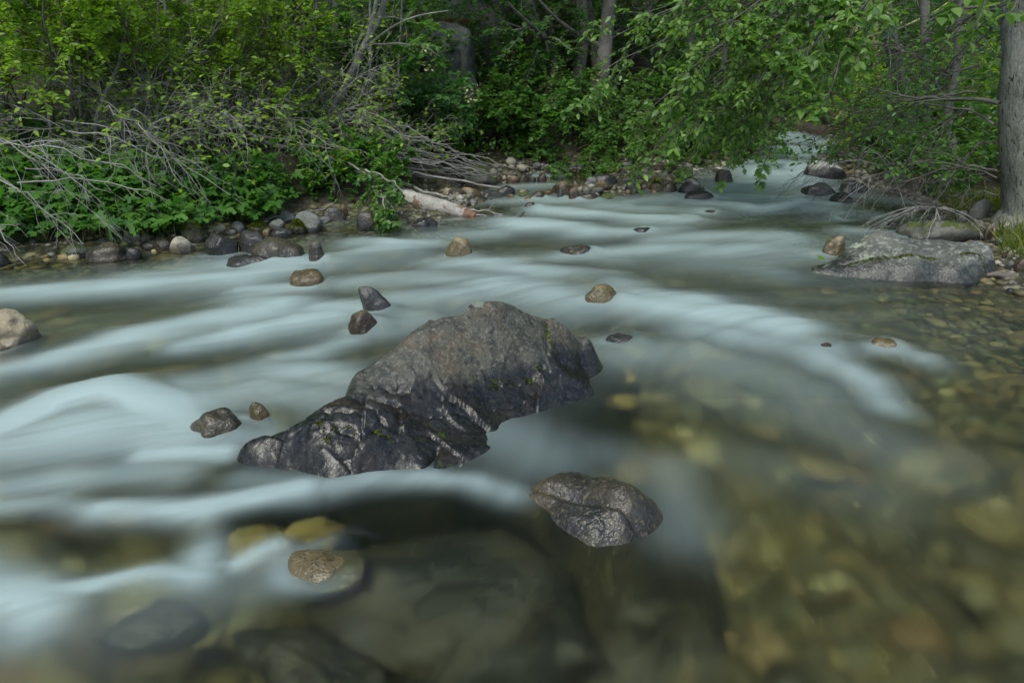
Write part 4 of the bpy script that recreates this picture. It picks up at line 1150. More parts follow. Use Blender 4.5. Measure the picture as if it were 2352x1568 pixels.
def leaf_verts(pos, fr, L, wid, shape):
    A, B, C = fr
    tv, tf = shape
    L = np.broadcast_to(np.asarray(L, float), (len(pos),))[:, None, None]
    v = pos[:, None] + L * (tv[None, :, 0:1] * A[:, None] + tv[None, :, 1:2] * wid * B[:, None] + tv[None, :, 2:3] * C[:, None])
    f = tf[None] + (np.arange(len(pos)) * len(tv))[:, None, None]
    return v.reshape(-1, 3), f.reshape(-1, tf.shape[1])

def along(pts, n, t0, t1, rg):
    N, S_, _ = pts.shape
    t = (np.linspace(t0, t1, n)[None] + rg.uniform(-.5, .5, (N, n)) * (t1 - t0) / n).clip(0, 1)
    x = t * (S_ - 1)
    i0 = np.clip(np.floor(x).astype(int), 0, S_ - 2)
    r_ = np.arange(N)[:, None]
    a, b = pts[r_, i0], pts[r_, i0 + 1]
    return (a + (b - a) * (x - i0)[..., None]).reshape(-1, 3), nrm(b - a).reshape(-1, 3)

def keep_above(pos, tg, lift=.02):
    z = np.maximum(T(pos[:, 0], pos[:, 1]), W(pos[:, 1])) + lift
    k = pos[:, 2] > z
    return pos[k], tg[k]

def singles(parent, base, pos, fr, L, wid, shape, mat, n, name='leaf'):
    """the n leaves that show largest, one object each; returns the mask of the rest"""
    A, B, C = fr
    d = np.linalg.norm(pos - np.array([0, 0, CAM_H]), axis=1)
    px = (pos[:, 0] / (pos[:, 1] * CP + (CAM_H - pos[:, 2]) * SP)) * FPX + CX
    py = CY - FPX * ((pos[:, 2] - CAM_H) * CP + pos[:, 1] * SP) / (pos[:, 1] * CP - (pos[:, 2] - CAM_H) * SP)
    L = np.broadcast_to(np.asarray(L, float), (len(pos),))
    sc_ = np.where((px > 0) & (px < 2352) & (py > 0) & (py < 1568), L / d, 0) * (.6 + .8 * np.abs(C @ np.array([0, -.4, .9])))
    sel = np.argsort(-sc_)[:n]
    tv, tf = shape
    me = [MB().add(tv * np.array([1, wid, 1]) * np.array([1, 1, s_]), tf, 0, v_).mesh('leaf', mat) for s_, v_ in ((1, .1), (.5, .35), (1.5, .6), (.9, .85))]
    for j, k in enumerate(sel):
        o = bpy.data.objects.new(name, me[j % 4])
        col.objects.link(o)
        o.parent = parent
        R_ = np.stack([A[k], B[k], C[k]], 1) * L[k]
        m = Matrix.Identity(4)
        for a_ in range(3):
            for b_ in range(3):
                m[a_][b_] = R_[a_, b_]
            m[a_][3] = pos[k][a_] - base[a_]
        o.matrix_local = m
    rest = np.ones(len(pos), bool)
    rest[sel] = False
    return rest

def plumes(mb, pos, rg, n=34, size=.16, mat=0):
    """drooping cream blossom plumes"""
    for p in pos:
        t = rg.random(n)
        q = p + np.stack([rg.normal(size=n) * .05 * (1 - .6 * t) * size / .16, rg.normal(size=n) * .05 * size / .16, -t * size], -1)
        tg = nrm(rg.normal(size=(n, 3)))
        v_, f_ = leaf_verts(q, leaf_frames(q, tg, rg), rg.uniform(.018, .034, n) * (size / .16) ** .5, .8, LEAF)
        mb.add(v_, f_, mat, np.repeat(rg.random(n), 6))

def plant(name, label, cat, base, lv0, levels, leaf=None, bark='twig_brown', tip='twig_brown', seed=1, group=None, k0=6, n_single=0, flowers=0, fl_size=.16, spots=None, leafname='foliage', tipname='twigs', stemname='stems'):
    """lv0: (pts (N,S,3), rad (N,S)) main stems; levels: list of dict(n,t0,t1,ang,lf,jit,trop,steps,flat)"""
    rg_ = np.random.default_rng(seed)
    base = np.asarray(base, float)
    root = thing(name, label, cat, base, group)
    pts, rad = lv0
    mb = MB()
    v_, f_ = tube(pts - base, rad, k0)
    mb.add(v_, f_)
    mb.build(stemname, M[bark], root)
    mt = MB()
    allp = [pts]
    for li, lv in enumerate(levels):
        s_, d_, L_, r_ = kids(pts, rad, lv['n'], lv.get('t0', .25), lv.get('t1', 1.), lv['ang'], rg_, lv['lf'], None, lv.get('flat', 0), lv.get('rf', .6))
        r_ = np.clip(r_, lv.get('rmin', .0022), 1)
        L_ = np.clip(L_, lv.get('lmin', .05), lv.get('lmax', 9))
        pts, rad = grow(s_, d_, L_, r_, lv.get('steps', 4), lv.get('jit', .15), lv.get('trop', (0, 0, 0)), rg_, lv.get('taper', .4))
        g = np.maximum(T(pts[:, -1, 0], pts[:, -1, 1]), W(pts[:, -1, 1]) - .02)
        ok = (pts[:, -1, 2] > g)
        pts, rad = pts[ok], rad[ok]
        v_, f_ = tube(pts - base, rad, lv.get('k', 4 if li == 0 else 3))
        mt.add(v_, f_)
        allp.append(pts)
    if levels:
        twig_o = mt.build(tipname, M[tip], root, kind='stuff')
    if leaf:
        P, TG = along(pts, leaf['n'], leaf.get('t0', .15), 1., rg_)
        if leaf.get('prev'):
            a_, b_ = along(allp[-2], leaf['prev'], .4, 1., rg_)
            P, TG = np.concatenate([P, a_]), np.concatenate([TG, b_])
        P, TG = keep_above(P, TG, leaf.get('lift', .02))
        if 'keep' in leaf:
            kk = leaf['keep'](P, rg_)
            P, TG = P[kk], TG[kk]
        fr = leaf_frames(P, TG, rg_, droop=leaf.get('droop', .1), tilt=leaf.get('tilt', .45))
        L_ = leaf['len'] * rg_.uniform(.55, 1.2, len(P))
        var = np.clip(rg_.normal(.45, .22, len(P)), 0, 1)
        shp = leaf.get('shape', LEAF)
        rest = np.ones(len(P), bool)
        if n_single:
            rest = singles(twig_o, base, P, fr, L_, leaf.get('wid', .62), shp, M[leaf['mat']], n_single)
        v_, f_ = leaf_verts(P[rest] - base, tuple(a[rest] for a in fr), L_[rest], leaf.get('wid', .62), shp)
        fo = MB().add(v_, f_, 0, np.repeat(var[rest], len(shp[0])))
        if fo.v:
            fo.build(leafname, M[leaf['mat']], root, kind='stuff')
        if spots:
            sel = rg_.choice(len(P), min(len(P), spots), False)
            v_, f_ = leaf_verts(P[sel] - base + np.array([0, -.01, .01]), tuple(a[sel] for a in fr), L_[sel], .7, shp)
            MB().add(v_, f_, 0, np.repeat(rg_.random(len(sel)), len(shp[0]))).build('yellow_leaves', M['leaf_yellow'], root, kind='stuff')
        if flowers:
            ends = allp[1][:, -1]
            top = ends[np.argsort(-(ends[:, 2] - .25 * ends[:, 1]) + rg_.normal(size=len(ends)) * .25)][:flowers]
            fm = MB()
            plumes(fm, top - base + np.array([0, -.04, .03]), rg_, 36, fl_size)
            fm.build('blossom', M['flower'], root, kind='stuff')
    return root

def stems_up(base, n, h, spread, rg_, r=.012, steps=8, jit=.08, rad0=.12, lean=(0, 0, 0), trop=(0, 0, -.25)):
    a = rg_.uniform(0, 6.28, n)
    s_ = np.asarray(base)[None] + np.stack([np.cos(a), np.sin(a), 0 * a], -1) * rad0 * rg_.random(n)[:, None]
    s_[:, 2] = T(s_[:, 0], s_[:, 1]) - .03
    d_ = np.stack([np.cos(a) * spread, np.sin(a) * spread, np.ones(n)], -1) * rg_.uniform(.6, 1.2, (n, 1)) + np.asarray(lean)
    return grow(s_, d_, h * rg_.uniform(.7, 1.1, n), r * rg_.uniform(.6, 1.1, n), steps, jit, trop, rg_, .35)

# --- bright yellow-green young alders and willows on the left bank
ordw = ['leftmost', 'second from the left', 'third from the left', 'fourth from the left', 'fifth from the left', 'sixth from the left', 'seventh from the left', 'eighth from the left']
BR = [(-120, 5.8, 1.75), (0, 6.1, 1.85), (90, 6.7, 2.0), (190, 6.3, 1.8), (300, 6.7, 1.9), (400, 6.6, 1.7), (500, 7.4, 1.9), (580, 7.2, 1.6)]
for k, (px, D, h) in enumerate(BR):
    rg_ = np.random.default_rng(300 + k)
    b = foot(px, D)
    lv0 = stems_up(b, 7, h, .40, rg_, .014, 8, .07, .15, (.10, -.10, 0), (0, 0, -.3))
    dens = 1. if k < 6 else .6
    plant('leafy_shrub', 'tall shrub with bright yellow-green oval leaves, ' + ordw[k] + ' on the left bank', 'shrub', b, lv0,
          [dict(n=9, t0=.3, t1=1, ang=.9, lf=.42, jit=.12, trop=(.05, -.25, .15), steps=5, rf=.55), dict(n=7, t0=.2, t1=1, ang=.7, lf=.5, jit=.15, trop=(0, -.1, .25), steps=3, rf=.6)],
          dict(n=10, prev=5, len=.05, wid=.58, mat='leaf_bright', tilt=.55, droop=.0, keep=lambda P, r: r.random(len(P)) < dens * sstep(.15, .95, P[:, 2] - .10 * (P[:, 1] - 6))),
          bark='bark_alder', tip='twig_brown', seed=310 + k, group='bright-leaved shrubs on the left bank')

# --- dead grey brush: dense tangles of bare twigs
DEADS = [(300, 5.9, 1.1, 'lowest grey thicket of dead twigs behind the bleached branches'), (430, 6.4, 1.2, 'grey thicket of dead twigs above the lobed plants'), (560, 7.4, 1.3, 'grey dead thicket just left of the pale fallen log'), (680, 7.5, 1.4, 'thickest tangle of silver dead twigs above the fallen log'),
         (770, 7.7, 1.2, 'dead twig tangle at the foot of the leaning pale trunk'), (610, 8.3, 1.5, 'tall dead twig thicket among thin trunks'), (200, 6.3, 1.3, 'dead twig thicket beneath the bright shrubs'), (640, 7.15, 1.0, 'low silver twig tangle right behind the pale log wood'), (500, 6.9, 1.1, 'silver twig tangle left of the orange stump'), (820, 7.6, 1.0, 'dead twig tangle feeding the long stick pile')]
for k, (px, D, h, lab) in enumerate(DEADS):
    rg_ = np.random.default_rng(400 + k)
    b = foot(px, D)
    lv0 = stems_up(b, 9, h, .8, rg_, .008, 8, .13, .35, (.2, -.15, 0), (.1, -.1, -.7))
    plant('dead_thicket', lab, 'dead brush', b, lv0,
          [dict(n=9, t0=.15, ang=.8, lf=.5, jit=.2, trop=(.2, -.1, -.35), steps=5, rf=.65, rmin=.0024), dict(n=6, t0=.15, ang=.7, lf=.55, jit=.22, trop=(0, 0, -.3), steps=4, rf=.7, rmin=.0017)],
          dict(n=2, len=.052, wid=.6, mat='leaf_bright', keep=lambda P, r: r.random(len(P)) < .6), bark='twig_grey', tip='twig_grey', seed=420 + k, leafname='sprouting_leaves', group='dead twig thickets on the left bank', k0=4)

# --- bleached branches drooping over the left pool
BLE = [((-60, 330, 4.75), (360, 428, 4.85), .14, 'longest bleached branch arching over the left pool'), ((-80, 290, 4.85), (240, 470, 4.7), .2, 'bleached branch drooping beside the longest one'), ((-40, 400, 4.6), (190, 560, 4.55), .16, 'bleached branch whose twigs touch the pool'),
       ((-60, 460, 4.5), (60, 610, 4.4), .12, 'bleached branch dipping at the far left edge'), ((40, 420, 5.0), (470, 500, 5.2), .25, 'pale thin branch reaching right over the lobed plants'), ((150, 300, 5.3), (560, 470, 5.5), .3, 'pale bowed branch above the lobed plants'), ((240, 250, 5.6), (420, 430, 5.2), .25, 'short silver branch bowed over the plants')]
for k, (a, b, sag, lab) in enumerate(BLE):
    rg_ = np.random.default_rng(450 + k)
    p = np.stack([bez(at(*a), at(*b), sag, 10, .022, rg_)] + [bez(at(*a) + rg_.normal(size=3) * .06, at(*b) + rg_.normal(size=3) * .16, sag * rg_.uniform(.6, 1.3), 10, .012, rg_) for _ in range(1)])
    r = np.linspace(.007, .0022, 11)[None] * np.array([1, .6])[:, None]
    plant('bleached_branch', lab, 'dead branch', at(*a), (p, r),
          [dict(n=7, t0=.15, ang=.85, lf=.36, jit=.24, trop=(.15, -.1, -1.1), steps=6, rf=.55, rmin=.002), dict(n=2, t0=.2, ang=.6, lf=.5, jit=.15, trop=(0, 0, -.7), steps=4, rf=.7, rmin=.0016)],
          None, bark='twig_pale', tip='twig_pale', seed=470 + k, group='bleached branches over the left pool', k0=5, stemname='main_stem', tipname='side_twigs')

# --- long loose sticks sweeping down to the gravel above the log
rg_ = np.random.default_rng(500)
for k in range(34):
    a = at(rg_.uniform(640, 930), rg_.uniform(285, 385), rg_.uniform(6.9, 7.6))
    b = at(rg_.uniform(960, 1190), rg_.uniform(370, 415), rg_.uniform(7.2, 7.9))
    b[2] = max(b[2], ground(b[0], b[1]) + .03)
    p = bez(a, b, rg_.uniform(-.06, .16), 9, .02, rg_)[None]
    mb = MB()
    r = np.linspace(rg_.uniform(.005, .011), .0028, 10)[None]
    v_, f_ = tube(p, r, 5)
    mb.add(v_, f_)
    s_, d_, L_, r_ = kids(p, r, 3, .3, 1., .5, rg_, .14)
    q_, rr_ = grow(s_, d_, L_, np.clip(r_, .002, 1), 3, .12, (0, 0, -.1), rg_)
    v_, f_ = tube(q_, rr_, 3)
    mb.add(v_, f_)
    tag(mb.build('dead_stick', M['twig_grey']), 'long thin grey stick in the loose pile sweeping onto the gravel above the birch log', 'stick', 'long dead sticks piled above the log')

# --- trees: trunk, limbs and crown
def trunk_mesh(pts, rad, seed, k=14, rough=.06):
    n = (len(pts) - 1) * 4 + 1
    t = np.linspace(0, len(pts) - 1, n)
    i0 = np.clip(t.astype(int), 0, len(pts) - 2)
    fr = (t - i0)[:, None]
    P = np.asarray(pts)[i0] * (1 - fr) + np.asarray(pts)[i0 + 1] * fr
    R_ = np.asarray(rad)[i0] * (1 - fr[:, 0]) + np.asarray(rad)[i0 + 1] * fr[:, 0]
    for _ in range(3):
        P[1:-1] = (P[:-2] + 2 * P[1:-1] + P[2:]) / 4
    v_, f_ = tube(P[None], R_[None], k)
    c = np.repeat(P, k, 0)
    dv = v_ - c
    v_ = c + dv * (1 + rough * fbm(v_ * np.array([9, 9, 4]), seed, 3))[:, None]
    return v_, f_, P, R_

def tree(name, label, trunk, bark, seed, limbs=6, crown=1200, cz=(2.0, 3.6), leafmat='leaf_back', leaflen=.075, group=None, k=12, rough=.05, extra=None, spread=1.0):
    """trunk: list of (x,y,z,r)"""
    tr = np.array(trunk, float)
    base = tr[0, :3].copy()
    rg_ = np.random.default_rng(seed)
    root = thing(name, label, 'tree', base, group)
    v_, f_, P, R_ = trunk_mesh(tr[:, :3], tr[:, 3], seed, k, rough)
    tm = MB().add(v_ - base, f_)
    for ex in extra or []:
        e = np.array(ex, float)
        v_, f_, _, _ = trunk_mesh(e[:, :3], e[:, 3], seed + 5, k, rough)
        tm.add(v_ - base, f_)
    tm.build('trunk', M[bark], root)
    pp, rr_ = P[None], R_[None]
    s_, d_, L_, r_ = kids(pp, rr_, limbs, .75 if name == 'big_tree' else .35, 1., 1.0, rg_, .38, rf=.4)
    L_ = np.clip(L_ * spread, .5, 2.2)
    d_[:, 2] = np.abs(d_[:, 2]) * .5
    q1, r1 = grow(s_, d_, L_, np.clip(r_, .006, .05), 7, .14, (0, 0, .15), rg_)
    s_, d_, L_, r_ = kids(q1, r1, 7, .2, 1., .8, rg_, .5)
    q2, r2 = grow(s_, d_, L_, np.clip(r_, .003, 1), 5, .18, (0, 0, -.1), rg_)
    lb = MB()
    for a, b, kk in ((q1, r1, 5), (q2, r2, 3)):
        v_, f_ = tube(a - base, b, kk)
        lb.add(v_, f_)
    lb.build('limbs', M[bark], root, kind='stuff')
    if crown:
        top = P[-1]
        n = crown
        Pl, TG = along(q2, max(2, int(n * .5 / max(1, len(q2)))), .1, 1, rg_)
        m = n - len(Pl)
        if m > 0:
            u = nrm(rg_.normal(size=(m, 3))) * (rg_.random(m) ** .4)[:, None]
            c = np.array([top[0], top[1], (cz[0] + cz[1]) / 2 + base[2]])
            q_ = c + u * np.array([1.1 * spread, 1.0 * spread, (cz[1] - cz[0]) / 2])
            q_ = q_[vnoise(q_ * 2.2, seed) > -.25]
            Pl = np.concatenate([Pl, q_])
            TG = np.concatenate([TG, nrm(rg_.normal(size=q_.shape))])
        Pl, TG = keep_above(Pl, TG, .1)
        fr = leaf_frames(Pl, TG, rg_)
        v_, f_ = leaf_verts(Pl - base, fr, leaflen * rg_.uniform(.6, 1.2, len(Pl)), .62, LEAF)
        MB().add(v_, f_, 0, np.repeat(np.clip(rg_.normal(.45, .22, len(Pl)), 0, 1), 6)).build('crown', M[leafmat], root, kind='stuff')
    return root

def tline(px0, D, px1, r, z1=4.2, D1=None, wob=.05, seed=0, r1=.55):
    """trunk from the ground at (px0, D) through photograph point (px1, y=0) and on up"""
    b = foot(px0, D)
    m = at(px1, 0, D1 or D)
    rg_ = np.random.default_rng(seed)
    d = (m - b)
    ts = [0, .06, .3, .6, 1.0]
    out = [(*(b + d * t + (np.array([rg_.normal() * wob, rg_.normal() * wob, 0]) if 0 < t < 1 else 0) - (np.array([0, 0, .08]) if t == 0 else 0)), r * (1.35 if t == 0 else 1.08 if t < .1 else 1 - (1 - r1) * .5 * t)) for t in ts]
    d2 = d / max(d[2], .3)
    for e in (.7, 1.5, 2.3):
        q_ = m + d2 * e * .9
        out.append((q_[0] + rg_.normal() * wob, q_[1] + rg_.normal() * wob, m[2] + e, r * r1 * (1 - e * .2)))
    return out

TREES = [(395, 7.6, 372, .030, 'slender grey trunk behind the bright shrubs, leaning slightly left', 'bark_alder', 'leaf_bright'), (505, 8.0, 478, .032, 'thin grey trunk between bright shrubs and dead thickets', 'bark_alder', 'leaf_bright'),
         (592, 7.9, 622, .042, 'thin grey-green trunk leaning right above the dead thickets', 'bark_alder', 'leaf_mid'), (610, 8.5, 640, .03, 'slim trunk right beside the leaning grey-green one', 'bark_alder', 'leaf_mid'),
         (672, 8.4, 664, .045, 'straight brown-grey trunk left of the pale forked trunk', 'bark_alder', 'leaf_mid'), (788, 8.3, 772, .045, 'grey trunk in the shrubs right of the pale forked trunk', 'bark_alder', 'leaf_mid'),
         (1285, 9.7, 1212, .105, 'smooth grey alder trunk in the centre, leaning left', 'bark_alder', 'leaf_back'), (1298, 9.8, 1255, .05, 'thin companion trunk just right of the centre alder', 'bark_alder', 'leaf_back'),
         (1340, 9.9, 1335, .10, 'left stem of the alder clump right of centre', 'bark_alder', 'leaf_back'), (1352, 9.8, 1400, .115, 'right leaning stem of the alder clump right of centre', 'bark_alder', 'leaf_back'),
         (1372, 10.1, 1352, .06, 'thin dark stem inside the alder clump', 'bark_alder', 'leaf_back'), (1592, 10.0, 1600, .065, 'pale trunk seen through the drooping alder leaves', 'bark_alder', 'leaf_back'), (1648, 10.2, 1675, .05, 'thinner trunk right of the one seen through alder leaves', 'bark_alder', 'leaf_back'),
         (1968, 12.5, 1955, .085, 'yellowish lit trunk deep in the wood upstream', 'bark_yellow', 'leaf_back'), (2018, 13.2, 2012, .06, 'second yellowish lit trunk deep upstream', 'bark_yellow', 'leaf_back'), (2120, 12.8, 2128, .06, 'third yellowish trunk nearest the big right-hand tree', 'bark_yellow', 'leaf_back'),
         (2190, 7.9, 2205, .05, 'dark thin conifer trunk behind the dead boughs', 'bark_alder', 'leaf_deep'), (2130, 8.4, 2120, .06, 'dark conifer trunk left of the thin one', 'bark_alder', 'leaf_deep'),
         (1110, 11.5, 1120, .10, 'dim trunk in the shadow right of the cliff', 'bark_alder', 'leaf_back'), (1480, 12.0, 1490, .09, 'dim trunk behind the drooping alder leaves', 'bark_alder', 'leaf_back')]
for k, (p0, D, p1, r, lab, bk, lm) in enumerate(TREES):
    tree('alder_tree' if bk != 'bark_yellow' else 'slender_tree', lab, tline(p0, D, p1, r, seed=600 + k), bk, 620 + k, limbs=6, crown=2600 if D > 9 else 500, cz=(2.6, 4.4), leafmat=lm, leaflen=.085, group='trees on the far bank', k=10, spread=1.3)
SAP = [(120, 6.0, 108, .014), (182, 6.2, 168, .016), (212, 6.1, 300, .020), (262, 6.4, 255, .013), (335, 6.3, 322, .016), (370, 6.6, 365, .014), (412, 6.5, 380, .018), (448, 6.9, 440, .014), (520, 7.0, 530, .016), (556, 7.2, 548, .014), (640, 7.3, 655, .016), (735, 7.6, 728, .015), (860, 8.0, 850, .016), (905, 8.2, 925, .014)]
sapw = ['first', 'second', 'third', 'fourth', 'fifth', 'sixth', 'seventh', 'eighth', 'ninth', 'tenth', 'eleventh', 'twelfth', 'thirteenth', 'fourteenth']
for k, (p0, D, p1, r) in enumerate(SAP):
    tree('sapling', 'thin grey sapling stem, ' + sapw[k] + ' from the left along the left bank', tline(p0, D, p1, r, seed=640 + k, wob=.035), 'bark_pale', 660 + k, limbs=7, crown=140, cz=(2.2, 2.8), leafmat='leaf_bright', leaflen=.05, group='thin saplings on the left bank', k=7, spread=.7)
# pale forked trunk leaning right
b = foot(705, 7.5)
f1 = [(*(b - [0, 0, .1]), .05), (*at(725, 330, 7.5), .04), (*at(790, 205, 7.5), .035), (*at(838, 100, 7.5), .034), (*at(872, 40, 7.5), .028), (*at(890, -20, 7.5), .026), (*at(915, -200, 7.5), .03), (*at(940, -450, 7.6), .02)]
f2 = [(*at(846, 85, 7.5), .028), (*at(858, 40, 7.45), .024), (*at(866, 0, 7.4), .02), (*at(875, -200, 7.3), .02)]
f3 = [(*at(830, 118, 7.5), .014), (*at(900, 60, 7.35), .010), (*at(960, 35, 7.2), .007), (*at(1030, 25, 7.1), .006)]
tree('pale_forked_tree', 'pale spotted trunk leaning right and forking near the top, left of the cliff', f1, 'bark_pale', 680, limbs=5, crown=1600, cz=(2.6, 4.6), leafmat='leaf_mid', leaflen=.07, extra=[f2, f3], k=10)
# the big trunk at the right edge
b = hit(2385, 505)
bc = [at(2392, 470, b[1]), at(2384, 400, b[1]), at(2380, 250, b[1]), at(2384, 60, b[1]), at(2380, -150, b[1]), at(2400, -500, b[1]), at(2420, -900, b[1])]
bt = [(b[0], b[1], b[2] - .15, .36), (b[0], b[1], b[2] + .02, .30)] + [(*q_, r_) for q_, r_ in zip(bc, (.265, .245, .235, .225, .21, .18, .12))]
tree('big_tree', 'thick pale fissured tree trunk at the right edge of the picture', bt, 'bark_big', 690, limbs=3, crown=1500, cz=(3.4, 5.2), leafmat='leaf_deep', leaflen=.08, k=40, rough=.07, spread=1.2)

# --- leafy shrubs with cream plumes on the far bank, left of centre to centre
OS = [(835, 8.3, 1.3, 'leaf_deep', 6, 'deep green shrub with cream plumes just right of the pale forked trunk'), (890, 8.5, 1.1, 'leaf_deep', 7, 'deep green shrub with cream plumes between forked trunk and cliff'), (930, 8.7, .7, 'leaf_deep', 5, 'low dense green shrub at the cliff foot, left side'),
      (880, 9.4, 1.6, 'leaf_mid', 9, 'tall plumed shrub hanging over the cliff ledge'), (1030, 8.9, .3, 'leaf_mid', 0, 'small light green shrub right in front of the cliff'), (1120, 9.3, .9, 'leaf_mid', 5, 'light green shrub with white plumes right of the cliff'), (1150, 9.4, 1.3, 'leaf_mid', 6, 'broad light green shrub left of the centre alder'),
      (1225, 9.3, .8, 'leaf_mid', 4, 'light green shrub at the foot of the centre alder'), (1310, 10.6, 1.9, 'leaf_deep', 6, 'plumed shrub between the centre alder and the alder clump'), (1080, 10.6, 2.0, 'leaf_deep', 3, 'dim shrub above the dark hollow right of the cliff'), (1020, 10.9, 2.4, 'leaf_deep', 4, 'dim leafy shrub above the cliff top'),
      (780, 9.0, 1.9, 'leaf_mid', 6, 'plumed shrub behind the grey trunk left of centre'), (700, 9.2, 1.9, 'leaf_deep', 4, 'plumed shrub behind the straight brown-grey trunk'), (620, 9.4, 2.0, 'leaf_deep', 2, 'dim shrub behind the thin leaning trunks')]
for k, (px, D, h, mt, fl, lab) in enumerate(OS):
    rg_ = np.random.default_rng(700 + k)
    b = foot(px, D)
    lv0 = stems_up(b, 8, h, .5, rg_, .009, 7, .09, .3, (0, -.12, 0), (0, -.2, -.9))
    plant('plumed_shrub' if fl else 'leafy_shrub', lab, 'shrub', b, lv0,
          [dict(n=9, t0=.1, ang=.9, lf=.42, jit=.14, trop=(0, -.2, -.2), steps=5), dict(n=5, t0=.15, ang=.7, lf=.5, jit=.15, trop=(0, 0, -.1), steps=3)],
          dict(n=8, prev=4, len=.062, wid=.75, mat=mt, droop=.15, tilt=.4), seed=720 + k, flowers=fl, fl_size=.22, group='leafy shrubs on the far bank')

# --- low arching shrubs over the far water's edge
AR = [(1300, 9.1, .55, 'arching light green shrub over the bank left of the bar'), (1385, 9.3, .75, 'arching shrub over the bank behind the gravel bar'), (1470, 9.5, .8, 'arching shrub over the bank behind the tan dome'), (1560, 9.6, .8, 'leafy arching shrub behind the white-capped rock'), (1640, 9.7, .85, 'leafy shrub hanging toward the rust-footed rock'), (1390, 10.6, 1.3, 'taller shrub at the foot of the alder clump'), (1450, 10.3, 1.5, 'taller shrub right of the alder clump'), (1700, 9.9, 1.1, 'shrub at the left side of the cascade')]
for k, (px, D, h, lab) in enumerate(AR):
    rg_ = np.random.default_rng(750 + k)
    b = foot(px, D)
    lv0 = stems_up(b, 8, h * 1.2, .7, rg_, .008, 8, .07, .25, (-.1, -.45, 0), (0, -.5, -1.5))
    plant('arching_shrub', lab, 'shrub', b, lv0, [dict(n=8, t0=.25, ang=.7, lf=.4, jit=.12, trop=(0, -.2, -.35), steps=5), dict(n=4, t0=.2, ang=.6, lf=.5, jit=.12, trop=(0, 0, -.1), steps=3)],
          dict(n=8, prev=3, len=.055, wid=.6, mat='leaf_mid', droop=.15), seed=770 + k, group='arching shrubs over the far bank')

# --- the alder whose boughs hang over the stream from the right
ab = foot(2080, 8.3)
crown0 = at(2010, -120, 7.6)
tgt = [((2000, -60, 7.0), (1372, 172, 6.3), .28), ((1990, -80, 7.2), (1400, 90, 6.6), .3), ((2010, -60, 6.8), (1480, 260, 6.2), .3), ((2000, -40, 6.7), (1500, 345, 6.3), .35), ((2010, -20, 6.6), (1600, 300, 6.0), .3), ((2010, -30, 6.4), (1680, 250, 5.9), .25),
       ((2020, -40, 6.3), (1715, 265, 6.1), .3), ((2020, -60, 6.4), (1560, 180, 6.0), .25), ((2000, -100, 6.9), (1480, 30, 6.4), .2), ((2020, -80, 6.4), (1650, 60, 6.0), .15), ((2020, -80, 6.0), (1780, 40, 5.6), .1), ((2020, -60, 5.9), (1810, 150, 5.5), .12),
       ((2030, -50, 5.7), (1890, 235, 5.1), .2), ((2040, -60, 5.6), (1850, 120, 5.2), .1), ((1900, 120, 7.2), (1640, 355, 6.9), .25), ((1880, 150, 7.4), (1560, 390, 7.3), .25), ((1850, 170, 7.5), (1490, 380, 7.9), .3), ((1850, 130, 7.3), (1670, 320, 7.1), .2), ((1800, 100, 6.9), (1450, 330, 7.6), .25)]
rg_ = np.random.default_rng(800)
P0 = np.stack([bez(at(*a), at(*b), s_, 12, .012, rg_) for a, b, s_ in tgt])
R0 = np.linspace(.017, .004, 13)[None].repeat(len(tgt), 0)
al = plant('overhanging_alder', 'alder with large toothed leaves on boughs drooping over the stream from the right', 'tree', ab, (P0, R0),
           [dict(n=12, t0=.3, ang=.7, lf=.30, jit=.1, trop=(-.2, -.1, -.35), steps=5, lmax=.55), dict(n=5, t0=.1, ang=.7, lf=.48, jit=.12, trop=(0, 0, -.3), steps=3, lmin=.09)],
           dict(n=5, prev=2, len=.072, wid=.56, mat='leaf_alder', shape=LEAF10, droop=.35, tilt=.6), bark='twig_dark', tip='twig_dark', seed=801, n_single=300, stemname='boughs', k0=6)
tv_, tf_, _, _ = trunk_mesh(np.array([ab - [0, 0, .1], ab + [0, 0, .5], (ab + crown0) / 2 + [0, 0, .1], crown0, crown0 + [-.4, -.5, .5]]), np.array([.10, .085, .07, .055, .03]), 3)
MB().add(tv_ - ab, tf_).build('trunk', M['bark_alder'], al)
# leafy tips
tgt = [((1800, 270, 6.5), (1742, 415, 6.3), .08), ((1760, 290, 6.6), (1660, 415, 6.5), .1)]
P0 = np.stack([bez(at(*a), at(*b), s_, 8, .008, rg_) for a, b, s_ in tgt])
plant('alder_bough', 'few leafy twigs dangling in front of the rust-footed rock below the alder', 'branch', P0[0, 0], (P0, np.linspace(.006, .0025, 9)[None].repeat(len(tgt), 0)),
      [dict(n=6, t0=.4, ang=.6, lf=.22, jit=.1, trop=(0, 0, -.3), steps=4)], dict(n=4, len=.07, wid=.6, mat='leaf_alder', shape=LEAF10, droop=.35, tilt=.6), bark='twig_dark', tip='twig_dark', seed=815, n_single=60, stemname='main_stem')
# leafy tips near the top right corner
tgt = [((2260, -80, 4.2), (2175, 75, 4.0), .1), ((2400, -60, 3.9), (2290, 70, 3.7), .1), ((2150, -100, 4.6), (2010, 30, 4.3), .1), ((2330, -90, 4.2), (2240, 60, 3.9), .1), ((2080, -90, 4.8), (1960, 60, 4.5), .12)]
P0 = np.stack([bez(at(*a), at(*b), s_, 8, .008, rg_) for a, b, s_ in tgt])
plant('alder_bough', 'sparse leafy bough hanging into the top right corner before the big trunk', 'branch', P0[0, 0], (P0, np.linspace(.007, .003, 9)[None].repeat(len(tgt), 0)),
      [dict(n=5, t0=.35, ang=.7, lf=.3, jit=.1, trop=(0, 0, -.3), steps=4)], dict(n=4, len=.08, wid=.62, mat='leaf_alder', shape=LEAF10, droop=.4, tilt=.6), bark='twig_dark', tip='twig_dark', seed=811, n_single=60, stemname='main_stem')

